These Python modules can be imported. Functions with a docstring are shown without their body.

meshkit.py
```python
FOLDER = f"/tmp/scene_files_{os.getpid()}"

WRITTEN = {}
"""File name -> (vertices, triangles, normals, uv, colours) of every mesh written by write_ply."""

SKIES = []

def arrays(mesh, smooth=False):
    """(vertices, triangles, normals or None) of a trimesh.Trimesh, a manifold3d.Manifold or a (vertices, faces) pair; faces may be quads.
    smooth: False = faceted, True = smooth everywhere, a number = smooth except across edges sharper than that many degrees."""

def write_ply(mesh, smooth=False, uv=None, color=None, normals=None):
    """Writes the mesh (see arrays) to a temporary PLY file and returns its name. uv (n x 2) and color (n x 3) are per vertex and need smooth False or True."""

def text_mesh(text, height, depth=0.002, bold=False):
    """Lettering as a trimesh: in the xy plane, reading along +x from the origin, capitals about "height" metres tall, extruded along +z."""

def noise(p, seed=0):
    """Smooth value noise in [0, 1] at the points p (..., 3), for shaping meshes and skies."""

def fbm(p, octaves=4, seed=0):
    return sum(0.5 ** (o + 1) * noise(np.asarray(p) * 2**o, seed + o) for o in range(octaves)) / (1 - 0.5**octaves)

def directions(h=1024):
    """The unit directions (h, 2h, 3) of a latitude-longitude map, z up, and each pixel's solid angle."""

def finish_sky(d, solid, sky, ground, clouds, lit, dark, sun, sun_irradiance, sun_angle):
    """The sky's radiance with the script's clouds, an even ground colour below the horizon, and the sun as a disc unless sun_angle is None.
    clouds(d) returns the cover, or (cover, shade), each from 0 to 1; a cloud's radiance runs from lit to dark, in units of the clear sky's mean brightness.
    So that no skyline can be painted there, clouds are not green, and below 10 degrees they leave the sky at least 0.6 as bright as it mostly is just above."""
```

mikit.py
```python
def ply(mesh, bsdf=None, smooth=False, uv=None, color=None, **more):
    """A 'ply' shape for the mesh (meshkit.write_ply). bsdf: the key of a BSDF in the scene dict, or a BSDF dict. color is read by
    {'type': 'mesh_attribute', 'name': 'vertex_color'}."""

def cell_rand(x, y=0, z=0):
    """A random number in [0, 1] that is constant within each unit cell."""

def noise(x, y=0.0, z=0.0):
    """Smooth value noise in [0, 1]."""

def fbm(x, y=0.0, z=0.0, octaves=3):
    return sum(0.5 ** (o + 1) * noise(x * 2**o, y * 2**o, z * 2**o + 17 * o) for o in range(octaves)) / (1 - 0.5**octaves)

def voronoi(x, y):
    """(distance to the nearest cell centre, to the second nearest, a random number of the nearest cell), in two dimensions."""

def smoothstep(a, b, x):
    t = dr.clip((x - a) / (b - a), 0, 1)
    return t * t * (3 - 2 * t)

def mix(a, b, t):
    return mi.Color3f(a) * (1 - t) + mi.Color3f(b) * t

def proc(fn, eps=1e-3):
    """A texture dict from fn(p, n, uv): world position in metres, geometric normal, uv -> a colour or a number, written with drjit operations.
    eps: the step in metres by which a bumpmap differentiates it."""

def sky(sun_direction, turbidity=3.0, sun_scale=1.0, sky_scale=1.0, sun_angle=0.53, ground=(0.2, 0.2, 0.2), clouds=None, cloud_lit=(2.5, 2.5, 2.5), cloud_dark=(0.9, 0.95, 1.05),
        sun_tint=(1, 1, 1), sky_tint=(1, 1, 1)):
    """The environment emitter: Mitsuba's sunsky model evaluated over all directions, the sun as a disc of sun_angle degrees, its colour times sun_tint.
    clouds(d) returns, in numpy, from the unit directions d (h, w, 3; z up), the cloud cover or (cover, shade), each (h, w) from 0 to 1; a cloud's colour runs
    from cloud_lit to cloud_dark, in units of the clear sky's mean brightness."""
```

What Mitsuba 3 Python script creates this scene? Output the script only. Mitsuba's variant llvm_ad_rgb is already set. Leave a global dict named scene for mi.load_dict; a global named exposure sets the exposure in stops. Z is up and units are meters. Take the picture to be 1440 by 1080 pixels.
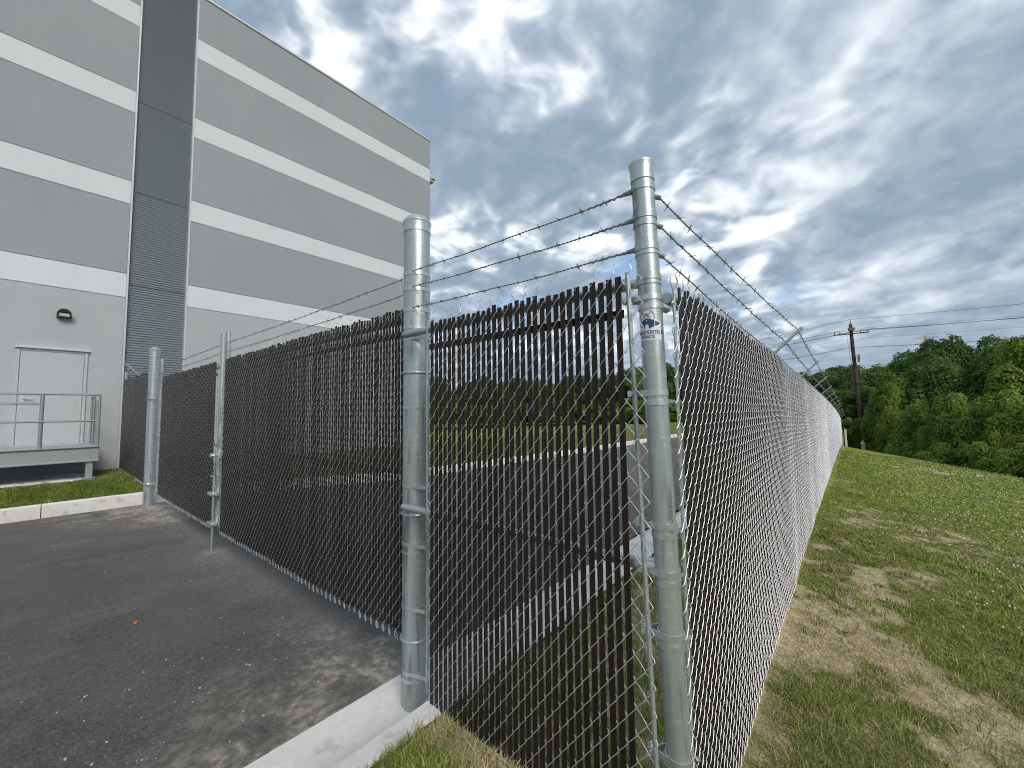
import math, random
import numpy as np, trimesh, mitsuba as mi, drjit as dr
import mikit, meshkit
from mikit import proc, noise, fbm, voronoi, cell_rand, smoothstep, mix
from shapely.geometry import Polygon, Point, box as sbox
from shapely.ops import unary_union
T = mi.ScalarTransform4f
rng = np.random.default_rng(7)
scene, labels = {'type': 'scene'}, {}

# ---------------------------------------------------------------- camera (eye at the origin, z up, metres)
EYE_AXES = np.array([[0.76920698, -0.05210091, -0.63687213], [0.63888167, 0.04355055, 0.76807132], [-0.01228108, -0.99769176, 0.0667857]])
RIGHT, UP, FWD = EYE_AXES[:, 0], -EYE_AXES[:, 1], EYE_AXES[:, 2]
RIGHT = np.cross(FWD, UP)
scene['camera'] = {'type': 'perspective', 'fov': 103.18, 'fov_axis': 'x', 'near_clip': 0.05, 'far_clip': 6000.0,
                   'to_world': T().look_at(origin=[0, 0, 0], target=FWD.tolist(), up=UP.tolist())}
exposure = 2.75

# ---------------------------------------------------------------- sky: a broken overcast, the sun soft behind it
def clouds(d):
    z = np.maximum(d[..., 2], 0.0)
    q = d[..., :2] / (z + 0.26)[..., None]
    x, y = q[..., 0], q[..., 1]
    one = np.zeros_like(x)
    def f(a, b, s, o, seed): return meshkit.fbm(np.stack([x * s + a, y * s + b, one + 3.3], -1), o, seed)
    wx, wy = f(0, 0, 5.0, 3, 11) - .5, f(5, 9, 5.0, 3, 12) - .5
    def g(a, b, s, o, seed, w=.10): return meshkit.fbm(np.stack([(x + w * wx) * s + a, (y + w * wy) * s + b, one + 1.7], -1), o, seed)
    big = g(12.5, 3.3, 1.9, 2, 53)
    mid = g(21.0, 1.0, 5.5, 3, 5, .22)
    mid2 = g(14.0, 6.0, 11.0, 3, 6, .2)
    fine = g(9.0, 3.0, 24.0, 3, 8, .15)
    puff = (big - .5) * .95 + (mid - .5) * 1.15 + (mid2 - .5) * 1.15 + (fine - .5) * .65
    # a smooth sheet takes over from the broken puffs towards +x, with long bands in it
    calm = np.clip((x + .35 * (f(7.0, 2.0, 1.2, 3, 31) - .5) + .34) / .40, 0, 1); calm = calm * calm * (3 - 2 * calm)
    t = x * .78 - y * .63; w = x * .63 + y * .78 + .35 * wx + .30 * (f(2, 6, 1.5, 3, 41) - .5)
    band = meshkit.fbm(np.stack([t * .6 + 3.0, w * 2.6 + 1.0, one], -1), 4, 17) - .5
    sheet = .9 * band + .35 * (big - .5) + .30 * (mid2 - .5) + .22 * (fine - .5) + .22 * np.exp(-((w - .98) / .10) ** 2) - .16 * np.exp(-((w - 1.27) / .13) ** 2) - .02
    v = puff * (1 - calm) + sheet * calm
    b = 1 / (1 + np.exp(-(v - .255) / .105))
    b = np.clip(.92 * b + .26 * (mid2 - .5) + .18 * (mid - .5) + .16 * (fine - .5) + .05, 0, 1.0)
    hole = np.clip((f(1.0, 4.0, 3.4, 4, 21) - 0.61) / 0.08, 0, 1) * (1 - calm)
    low = np.clip(1 - z / 0.22, 0, 1)
    b = b * (1 - .55 * low) + .55 * low * .12
    return 1 - 0.6 * hole * np.clip(1.7 - 2.2 * z, 0, 1) * (1 - low), 1 - b
scene['sky'] = mikit.sky((0.74, -0.34, 0.58), turbidity=3.5, sun_scale=0.30, sun_angle=28, sun_tint=(.88, .97, 1.20), clouds=clouds, cloud_lit=(2.05, 2.12, 2.2), cloud_dark=(.50, .67, .87), ground=(.12, .12, .1))

# ---------------------------------------------------------------- mesh helpers
class MB:
    def __init__(s): s.v, s.f, s.n = [], [], 0
    def add(s, v, f):
        v, f = np.asarray(v, float), np.asarray(f, int)
        if f.shape[1] == 4: f = np.vstack([f[:, [0, 1, 2]], f[:, [0, 2, 3]]])
        s.v.append(v); s.f.append(f + s.n); s.n += len(v); return s
    def box(s, lo, hi, c=0.0):
        lo, hi = np.asarray(lo, float), np.asarray(hi, float)
        if c <= 0:
            m = trimesh.creation.box(bounds=[lo, hi]); return s.add(m.vertices, m.faces)
        P = []
        for sx in (0, 1):
            for sy in (0, 1):
                for sz in (0, 1):
                    p = np.where([sx, sy, sz], hi, lo); d = np.where([sx, sy, sz], -c, c)
                    for a in range(3):
                        e = p + d; e[a] = p[a]; P.append(e)
        h = trimesh.convex.convex_hull(np.array(P)); return s.add(h.vertices, h.faces)
    def tube(s, pts, r, n=8, caps=True):
        v, f = tube(pts, r, n, caps); return s.add(v, f)
    def lathe(s, prof, c, n=28, ang=(0, 2 * math.pi)):
        prof = np.asarray(prof, float); full = abs(ang[1] - ang[0] - 2 * math.pi) < 1e-6
        a = np.linspace(ang[0], ang[1], n, endpoint=not full)
        v = np.stack([np.outer(np.cos(a), prof[:, 0]), np.outer(np.sin(a), prof[:, 0]), np.outer(np.ones(n), prof[:, 1])], -1).reshape(-1, 3) + np.asarray(c, float)
        m = len(prof); i, j = np.meshgrid(np.arange(n if full else n - 1), np.arange(m - 1), indexing='ij')
        i2 = (i + 1) % n
        f = np.stack([i * m + j, i2 * m + j, i2 * m + j + 1, i * m + j + 1], -1).reshape(-1, 4)
        return s.add(v, f)
    def mesh(s):
        return np.vstack(s.v), np.vstack(s.f)
    def warp(s, fn):
        s.v = [fn(v) for v in s.v]; return s

def tube(pts, r, n=8, caps=True):
    pts = np.asarray(pts, float); k = len(pts)
    r = np.broadcast_to(np.asarray(r, float), (k,))
    t = np.gradient(pts, axis=0); t /= np.maximum(np.linalg.norm(t, axis=1, keepdims=True), 1e-12)
    ref = np.array([0, 0, 1.0]) if abs(t[:, 2]).mean() < .75 else np.array([1.0, .2, 0])
    a = np.cross(t, ref); a /= np.maximum(np.linalg.norm(a, axis=1, keepdims=True), 1e-9)
    b = np.cross(t, a)
    th = np.arange(n) / n * 2 * math.pi
    v = (pts[:, None] + r[:, None, None] * (np.cos(th)[None, :, None] * a[:, None] + np.sin(th)[None, :, None] * b[:, None])).reshape(-1, 3)
    i, j = np.meshgrid(np.arange(k - 1), np.arange(n), indexing='ij'); j2 = (j + 1) % n
    f = np.stack([i * n + j, (i + 1) * n + j, (i + 1) * n + j2, i * n + j2], -1).reshape(-1, 4)
    f = np.vstack([f[:, [0, 1, 2]], f[:, [0, 2, 3]]])
    if caps:
        v = np.vstack([v, pts[:1], pts[-1:]]); c0, c1 = k * n, k * n + 1; jj = np.arange(n)
        f = np.vstack([f, np.stack([np.full(n, c0), jj, (jj + 1) % n], 1), np.stack([np.full(n, c1), (k - 1) * n + (jj + 1) % n, (k - 1) * n + jj], 1)])
    return v, f

def numbered(key):
    if key not in scene and not any(k.startswith(key + '__') for k in scene): return key
    i = 1
    while f'{key}_{i:03d}' in scene or any(k.startswith(f'{key}_{i:03d}__') for k in scene): i += 1
    return f'{key}_{i:03d}'
_cnt = {}
SCALE = 1.0
def fresh(parent, name):
    base = f'{parent}__{name}' if parent else name
    n = _cnt.get(base, 0); _cnt[base] = n + 1
    return base if n == 0 else f'{base}_{n:03d}'
def put(name, mesh, bsdf, parent=None, smooth=False, label=None, kind=None, **kw):
    if isinstance(mesh, MB): mesh = mesh.mesh()
    if SCALE != 1: mesh = (np.asarray(mesh[0]) * SCALE, mesh[1])
    key = fresh(parent, name)
    scene[key] = mikit.ply(mesh, bsdf, smooth, **kw)
    if label or kind: labels[key] = {k: v for k, v in (('label', label), ('kind', kind)) if v}
    return key
def thing(name, label, cat, group=None):
    key = fresh(None, name)
    labels[key] = {'label': label, 'category': cat}
    if group: labels[key]['group'] = group
    return key
def tag(key, label, cat=None, group=None, kind=None):
    labels[key] = {k: v for k, v in (('label', label), ('category', cat), ('group', group), ('kind', kind)) if v}

# ---------------------------------------------------------------- materials
def bsdf(key, **d): scene[key] = {'id': key, **d} if False else d; return key
def rgb(*c): return {'type': 'rgb', 'value': list(c)}
def princ(base, rough=.6, spec=.4, metallic=0., two=True, **k):
    b = {'type': 'principled', 'base_color': base if isinstance(base, dict) else rgb(*base), 'roughness': rough, 'specular': spec, 'metallic': metallic, **k}
    return {'type': 'twosided', 'bsdf': b} if two else b
def bumped(tex, scale, inner):
    return {'type': 'twosided', 'bsdf': {'type': 'bumpmap', 'arbitrary': tex, 'scale': scale, 'bsdf': inner}}

def galv_col(p, n, uv):
    a = fbm(p.x * 9, p.y * 9, p.z * 2.0, 3); b = fbm(p.x * 70, p.y * 70, p.z * 6, 3)
    s = smoothstep(.57, .74, fbm(p.x * 34 + 9, p.y * 34, p.z * 2.6, 3)); w = smoothstep(.66, .74, fbm(p.x * 24 + 2, p.y * 24, p.z * 40, 3))
    c = mix((.53, .59, .60), (.35, .41, .42), dr.clip(1.0 * a + .7 * b - .40, 0, 1)) * (1 - .42 * s)
    low = smoothstep(-1.35, -1.75, p.z) * b                                   # splashed dirt near the ground
    return mix(mix(c, (.72, .73, .72), w * .35), (.36, .33, .28), low * .7)
scene['galvanised'] = princ(proc(galv_col), rough=.40, spec=.5, metallic=.62)
scene['galvanised_band'] = princ((.56, .60, .605), rough=.36, spec=.5, metallic=.75)
scene['galvanised_wire'] = princ((.55, .58, .61), rough=.45, spec=.5, metallic=.5)
scene['barb_metal_backlit'] = princ((.26, .265, .275), rough=.5, spec=.5, metallic=.5)  # dark grey carries the backlit look of wires against the sky
scene['bolt_metal'] = princ((.42, .43, .43), rough=.4, spec=.5, metallic=.6)
def slat_col(p, n, uv):
    k = cell_rand(dr.floor(p.x / .03625 + .5), dr.floor(p.y / .03625 + .5))
    d = fbm(p.x * 30, p.y * 30, p.z * 4, 3)
    return mix((.0125, .0093, .0086), (.0225, .0172, .0158), dr.clip(.55 * k + .5 * d, 0, 1))
scene['slat_plastic'] = princ(proc(slat_col), rough=.48, spec=.28)
def wall_fn(c0, c1):
    def fn(p, n, uv):
        a = fbm(p.y * .55, p.z * .7, p.x, 4); b = fbm(p.y * 7, p.z * 2.2, 3.1, 3)
        streak = smoothstep(.58, .8, fbm(p.y * 3.3, p.z * .22, 7.7, 3))
        return mix(c0, c1, dr.clip(.9 * a + .4 * b - .2, 0, 1)) * (1 - .025 * streak)
    return fn
scene['wall_grey'] = princ(proc(wall_fn((.300, .335, .362), (.340, .375, .402))), rough=.75, spec=.3)
scene['wall_pale'] = princ(proc(wall_fn((.62, .685, .72), (.68, .74, .775))), rough=.75, spec=.3)
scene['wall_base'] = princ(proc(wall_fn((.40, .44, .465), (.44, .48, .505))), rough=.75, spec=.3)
scene['wall_core'] = princ((.16, .165, .17), rough=.8)
scene['corrugated_metal'] = princ((.215, .255, .29), rough=.45, spec=.45, metallic=.15)
scene['flashing'] = princ((.6, .62, .64), rough=.4, metallic=.3)
scene['door_paint'] = princ((.45, .48, .505), rough=.5, spec=.4)
scene['black_metal'] = princ((.018, .018, .02), rough=.4)
scene['lamp_glass'] = princ((.45, .46, .46), rough=.2, spec=.6)
scene['rail_grey'] = princ((.34, .37, .39), rough=.42, metallic=.5)
scene['platform_steel'] = princ((.37, .40, .42), rough=.5, metallic=.4)
scene['roofing'] = princ((.5, .5, .5), rough=.8)

def asph_bump(p, n, uv): return noise(p.x * 170, p.y * 170) * .6 + noise(p.x * 70, p.y * 70) * .4
def asph_col(p, n, uv):
    g = noise(p.x * 120, p.y * 120) * .6 + noise(p.x * 260, p.y * 260) * .4; g2 = noise(p.x * 75 + 7, p.y * 75); m = fbm(p.x * 2.2, p.y * 2.2, 0, 4); big = fbm(p.x * .5, p.y * .5, 4, 3)
    c = mix((.056, .0555, .0545), (.138, .137, .135), dr.clip(1.1 * g + .45 * m - .30, 0, 1)) * (.72 + .5 * big)
    c = mix(c, (.17, .17, .168), smoothstep(.84, .96, g2) * .8)
    # pale dust that has been swept against the kerbs, the gate line and the two big posts
    dn = fbm(p.x * 4.3 + 3, p.y * 4.3, 8, 4); d2 = fbm(p.x * 26, p.y * 26, 2, 4)
    gate = smoothstep(.6, .0, dr.abs(p.y - 1.52)) * smoothstep(-10.9, -9.0, p.x) * .30
    kerb = smoothstep(.60, .0, -2.35 - p.x) * .55
    post = smoothstep(1.3, .1, dr.sqrt(dr.square(p.x + 2.5) + dr.square(p.y - 1.35))) * 1.7
    far = smoothstep(1.7, .3, dr.sqrt(dr.square((p.x + 10.0) * .8) + dr.square((p.y - 1.5) * 1.1))) * 2.6
    rod = smoothstep(.28, .03, dr.sqrt(dr.square(p.x + 6.2) + dr.square(p.y - 1.58))) * .9
    scuff = smoothstep(.60, .72, fbm(p.x * 5 + 20, p.y * 2.0, 1, 4)) * .16
    w = dr.clip((gate + kerb + post + far + rod) * smoothstep(.12, .88, dn) * (.12 + 1.1 * d2 * d2) + scuff * d2, 0, 1)
    c = mix(c, mix((.25, .235, .20), (.36, .34, .30), d2), w * .82)
    f1, f2, k = voronoi(p.x * 10 + .8 * noise(p.x * 22, p.y * 22), p.y * 10 + .8 * noise(p.x * 25 + 9, p.y * 25))
    fleck = smoothstep(.085, .03, f1 + .09 * noise(p.x * 90, p.y * 90)) * smoothstep(.88, .92, k)
    return mix(c, (.40, .39, .37), fleck * .8)
scene['asphalt_surface'] = bumped(proc(asph_bump), .004, princ(proc(asph_col), rough=.9, spec=.25, two=False))
def conc_col(p, n, uv):
    a = fbm(p.x * 3, p.y * 3, p.z * 3, 4); b = fbm(p.x * 40, p.y * 40, p.z * 40, 3); s = smoothstep(.62, .75, fbm(p.x * 9 + 4, p.y * 9, p.z * 9, 3))
    return mix((.52, .52, .505), (.74, .74, .725), dr.clip(.7 * a + .55 * b - .1, 0, 1)) * (1 - .22 * s)
scene['concrete'] = bumped(proc(lambda p, n, uv: fbm(p.x * 55, p.y * 55, p.z * 55, 3)), .003, princ(proc(conc_col), rough=.85, spec=.25, two=False))
scene['joint_dark'] = princ((.06, .058, .055), rough=.9)

# lawn: where the turf is thin, dry straw and soil show (the same field drives the blades below)
def worn(nz, sm, x, y):
    a = nz(x * .6 + 11.3, y * .45 + 4.2) * .28 + nz(x * 1.7 + 3.1, y * 1.5 + 8.8) * .26 + nz(x * 4.7 + 1.7, y * 4.4 + 5.5) * .26 + nz(x * 12 + 2.2, y * 12 + 6.1) * .20
    near = (1 - sm(.55, 1.25, x - .12 * (y - 3))) * (1 - sm(3.6, 5.2, y)) * .17 + (1 - sm(-.1, 1.0, x)) * (1 - sm(5.0, 9.0, y)) * .04 - .05 * sm(9.0, 16.0, y)
    return sm(.57, .78, a + near)
def np_noise(x, y): return meshkit.noise(np.stack([np.asarray(x, float) + 1e6, np.asarray(y, float) + 1e6, np.zeros_like(x, dtype=float) + 1e6], -1))
def np_sm(a, b, x):
    t = np.clip((x - a) / (b - a), 0, 1); return t * t * (3 - 2 * t)
def lawn_col(p, n, uv):
    w = worn(lambda a, b: noise(a, b), smoothstep, p.x, p.y)
    a = fbm(p.x * 1.7, p.y * 1.7, 0, 4); b = fbm(p.x * 22, p.y * 22, 0, 3); c = noise(p.x * 120, p.y * 60)
    far = smoothstep(5, 14, p.y)
    g = mix((.100, .135, .026), (.225, .265, .060), dr.clip(.75 * a + .45 * b - .1, 0, 1))
    g = mix(g, (.19, .19, .075), smoothstep(.5, .75, fbm(p.x * .8 + 5, p.y * .35, 3, 4)) * .55 * far)
    thatch = mix((.10, .085, .05), (.20, .17, .10), b)
    g = mix(thatch * .75, g, .55 + .45 * far)
    soil = mix((.33, .275, .18), (.56, .48, .335), dr.clip(.6 * b + .6 * c, 0, 1))
    return mix(g, mix(soil, thatch * 1.6, .35 * noise(p.x * 40, p.y * 34)), w * (.55 + .45 * b))
scene['lawn_soil'] = bumped(proc(lambda p, n, uv: fbm(p.x * 26, p.y * 26, 0, 3) + .5 * noise(p.x * 90, p.y * 90)), .012, princ(proc(lawn_col), rough=.95, spec=.1, two=False))
VC = {'type': 'mesh_attribute', 'name': 'vertex_color'}
scene['grass_blade'] = princ(VC, rough=.55, spec=.25)
scene['leaf'] = {'type': 'principledthin', 'base_color': VC, 'roughness': .55, 'diff_trans': .6, 'spec_trans': 0.0}
scene['bark'] = princ((.055, .045, .035), rough=.9, spec=.1)
scene['clover_white'] = princ((.85, .85, .78), rough=.8)
scene['stone'] = princ((.45, .44, .41), rough=.9)
scene['orange_dry_leaf'] = princ((.75, .16, .04), rough=.7)
scene['pole_wood'] = princ(proc(lambda p, n, uv: mix((.045, .034, .027), (.10, .08, .065), fbm(p.x * 20, p.y * 20, p.z * 1.2, 3))), rough=.85)
scene['cable_black'] = princ((.03, .03, .035), rough=.6)
scene['cable_grey'] = princ((.30, .31, .33), rough=.5, metallic=.4)
scene['insulator'] = princ((.18, .17, .17), rough=.3)
scene['pylon_steel_hazed'] = princ((.42, .35, .36), rough=.6)  # distance haze is mixed into the steel colour, hence so light
scene['white_plastic'] = princ((.78, .78, .76), rough=.5)
scene['sticker_white'] = princ((.72, .745, .80), rough=.35, spec=.5)
scene['sticker_blue'] = princ((.022, .055, .17), rough=.35, spec=.5)
scene['sticker_grey'] = princ((.20, .23, .33), rough=.35, spec=.5)

# ---------------------------------------------------------------- ground levels
FY = np.array([-60, 0, 8, 12, 16, 20, 24, 28, 33, 40, 60, 120.])
FZ = np.array([-1.66, -1.66, -1.67, -1.75, -1.83, -1.93, -2.05, -2.2, -2.42, -2.8, -4.2, -5.5])
XF = -0.48                                                  # plane of the long fence
def fence_foot(y): return np.interp(y, FY, FZ)
TOPY = np.array([0, 2.0, 4.2, 6.57, 8.9, 11.9, 13.9, 16.4, 19, 24, 29, 33, 38.])
TOPZ = np.array([.475, .475, .47, .40, .335, .265, .205, .125, .03, -.16, -.42, -.69, -1.05])
def fence_top(y): return np.interp(y, TOPY, TOPZ)
def ground_z(x, y):
    x, y = np.asarray(x, float), np.asarray(y, float)
    base = fence_foot(y)
    right = base - .115 * np.maximum(x - XF, 0) - .0 * x
    s = y + 2.1 * (x - XF) - 33
    right = np.maximum(right, -5.0) - np.minimum(.28 * np.maximum(s, 0) ** 1.05, 3.2)
    inner = -1.555 - .0 * x                                   # raised verge between the kerb and the fence
    t = np_sm(-.62, -.40, x)
    t = np.where(y > 1.5, np_sm(-.56, -.44, x), np_sm(-1.2, -.3, x))
    verge = np.where(y > 14, inner - .012 * (y - 14), inner)
    z = verge * (1 - t) + right * t
    z = np.where(x < -1.74, np.where(y > 44, -2.22 + .022 * (y - 44), -2.5), z)
    return z

# the ground: one sheet to the horizon
gx = np.concatenate([[-2500, -1200, -600, -300, -150, -80, -50, -30, -20, -14.3, -10.7, -6, -3, -1.9, -1.78], np.arange(-1.72, 5.0, .09), np.arange(5.0, 14, .5), [15, 17, 20, 24, 30, 40, 60, 90, 150, 300, 600, 1200, 2500]])
gy = np.concatenate([[-2500, -1200, -500, -200, -80, -40, -20, -10, -5, -2.5, -1], np.arange(-.5, 14, .12), np.arange(14, 52, .5), [53, 56, 60, 66, 74, 85, 100, 130, 180, 300, 600, 1200, 2500]])
X, Y = np.meshgrid(gx, gy)
Z = ground_z(X, Y)
nearm = (X > -1.72) & (X < 6) & (Y < 30) & (Y > -1)
Z = Z + np.where(nearm, .035 * (meshkit.fbm(np.stack([X * 1.6, Y * 1.6, X * 0], -1), 4, 3) - .5), 0)
ny, nx = X.shape
i, j = np.meshgrid(np.arange(ny - 1), np.arange(nx - 1), indexing='ij')
F = np.stack([i * nx + j, i * nx + j + 1, (i + 1) * nx + j + 1, (i + 1) * nx + j], -1).reshape(-1, 4)
put('lawn_ground', (np.stack([X, Y, Z], -1).reshape(-1, 3), F), 'lawn_soil', smooth=True, kind='structure', label='grassy ground with dry and bare patches')

def yard_fall(y): return np.interp(y, [2, 5.35, 7.2, 10, 13, 18, 26, 44], [0, -.18, -.31, -.36, -.39, -.46, -.48, -.50])
def asph_z(x, y): return -1.705 - .035 * np_sm(-4.2, -2.4, x) + yard_fall(y) * np_sm(-2.4, -8.0, x)
ax = np.concatenate([np.linspace(-10.62, -4.3, 14), np.linspace(-4.2, -2.38, 10)]); ay = np.concatenate([[-45, -20, -8, -4], np.linspace(-2, 18, 30), [24, 30, 44]])
X, Y = np.meshgrid(ax, ay); ny, nx = X.shape
i, j = np.meshgrid(np.arange(ny - 1), np.arange(nx - 1), indexing='ij')
F = np.stack([i * nx + j, i * nx + j + 1, (i + 1) * nx + j + 1, (i + 1) * nx + j], -1).reshape(-1, 4)
put('asphalt', (np.stack([X, Y, asph_z(X, Y)], -1).reshape(-1, 3), F), 'asphalt_surface', smooth=True, kind='structure', label='dark asphalt yard with pale dust along the gate')

def extrude_y(prof, y0, y1, zfn=None, n=2):
    """closed profile (x, z) swept along y, with end caps"""
    prof = np.asarray(prof, float); m = len(prof); ys = np.linspace(y0, y1, n)
    v = np.vstack([np.column_stack([prof[:, 0], np.full(m, y), prof[:, 1] + (zfn(y) if zfn else 0)]) for y in ys])
    f = []
    for a in range(n - 1):
        for k in range(m):
            k2 = (k + 1) % m; f += [[a * m + k, a * m + k2, (a + 1) * m + k2], [a * m + k, (a + 1) * m + k2, (a + 1) * m + k]]
    for k in range(1, m - 1): f += [[0, k + 1, k], [(n - 1) * m, (n - 1) * m + k, (n - 1) * m + k + 1]]
    return v, f
dz = lambda y: .15 * float(yard_fall(y)); dzf = lambda y: float(yard_fall(y))
# gutter and kerb beside the near verge, in cast lengths with joints
kerb_prof = [(-1.885, -1.95), (-1.885, -1.77), (-1.85, -1.60), (-1.83, -1.55), (-1.80, -1.54), (-1.715, -1.54), (-1.70, -1.553), (-1.70, -1.95)]
gut_prof = [(-2.39, -1.95), (-2.39, -1.736), (-2.1, -1.752), (-1.888, -1.768), (-1.888, -1.95)]
for a, b in ((-12.0, -3.0), (-2.994, .2), (.206, 3.2), (3.206, 6.2), (6.206, 9.2), (9.206, 12.2), (12.206, 20), (20.006, 44)):
    put('section', extrude_y(kerb_prof, a, b, dz, 8), 'concrete', 'near_kerb', smooth=30)
    put('section', extrude_y(gut_prof, a, b, dz, 8), 'concrete', 'gutter', smooth=30)
labels['near_kerb'] = {'label': 'pale concrete kerb running under the short fence panel', 'kind': 'structure'}
labels['gutter'] = {'label': 'pale concrete gutter pan between asphalt and kerb', 'kind': 'structure'}
far_prof = [(-10.78, -2.0), (-10.78, -1.505), (-10.76, -1.49), (-10.63, -1.49), (-10.605, -1.51), (-10.57, -1.70), (-10.57, -2.0)]
for a, b in ((-12.0, -2.7), (-2.69, .27), (.282, 3.3), (3.31, 6.3), (6.31, 9.3), (9.31, 12.3), (12.31, 15.3), (15.31, 21), (21.01, 44)):
    put('section', extrude_y(far_prof, a, b, dzf, 8), 'concrete', 'far_kerb', smooth=30)
labels['far_kerb'] = {'label': 'concrete kerb along the grass strip in front of the warehouse', 'kind': 'structure'}
# grass strip in front of the warehouse
def strip_z(x, y): return -1.51 + .17 * np_sm(-10.85, -11.9, x) + yard_fall(y) * np_sm(-13.6, -10.9, x)
sx = np.linspace(-14.05, -10.75, 24); sy = np.concatenate([[-40, -15, -6], np.linspace(-3, 14, 60), [20, 30, 44]])
X, Y = np.meshgrid(sx, sy); ny, nx = X.shape
i, j = np.meshgrid(np.arange(ny - 1), np.arange(nx - 1), indexing='ij')
F = np.stack([i * nx + j, i * nx + j + 1, (i + 1) * nx + j + 1, (i + 1) * nx + j], -1).reshape(-1, 4)
scene['strip_soil'] = princ(proc(lambda p, n, uv: mix((.055, .070, .022), (.13, .14, .05), fbm(p.x * 9, p.y * 9, 0, 4))), rough=.95, spec=.1)
put('grass_strip', (np.stack([X, Y, strip_z(X, Y) + .03 * (meshkit.fbm(np.stack([X * 2, Y * 2, X * 0], -1), 3) - .5)], -1).reshape(-1, 3), F), 'strip_soil', smooth=True, kind='structure', label='narrow grass strip between kerb and warehouse')
N = 46; x, y = rng.uniform(-13.4, -12.5, N), rng.uniform(-1.0, 1.0, N); sq = rng.uniform(.02, .07, (N, 1, 1)); th_ = rng.random(N) * 6.28
q_ = np.array([[-1, -.4, .05], [.2, -.6, .12], [1, .1, .04], [.1, .5, .15]])[None] * sq
rot_ = np.stack([np.stack([np.cos(th_), -np.sin(th_), 0 * th_], -1), np.stack([np.sin(th_), np.cos(th_), 0 * th_], -1), np.tile([0, 0, 1.0], (N, 1))], 1)
V = np.einsum('nij,nkj->nki', rot_, q_) + np.column_stack([x, y, np.full(N, -1.312)])[:, None]
put('leaf_litter', (V.reshape(-1, 3), (np.array([[0, 1, 3], [1, 2, 3]])[None] + 4 * np.arange(N)[:, None, None]).reshape(-1, 3)), 'joint_dark', kind='stuff', label='dark dead leaves blown under the steel landing')
put('landing_pad', MB().box((-14.08, -6, -1.7), (-12.25, 1.06, -1.315), .015), 'concrete', kind='structure', label='concrete pad under the steel landing')

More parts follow.
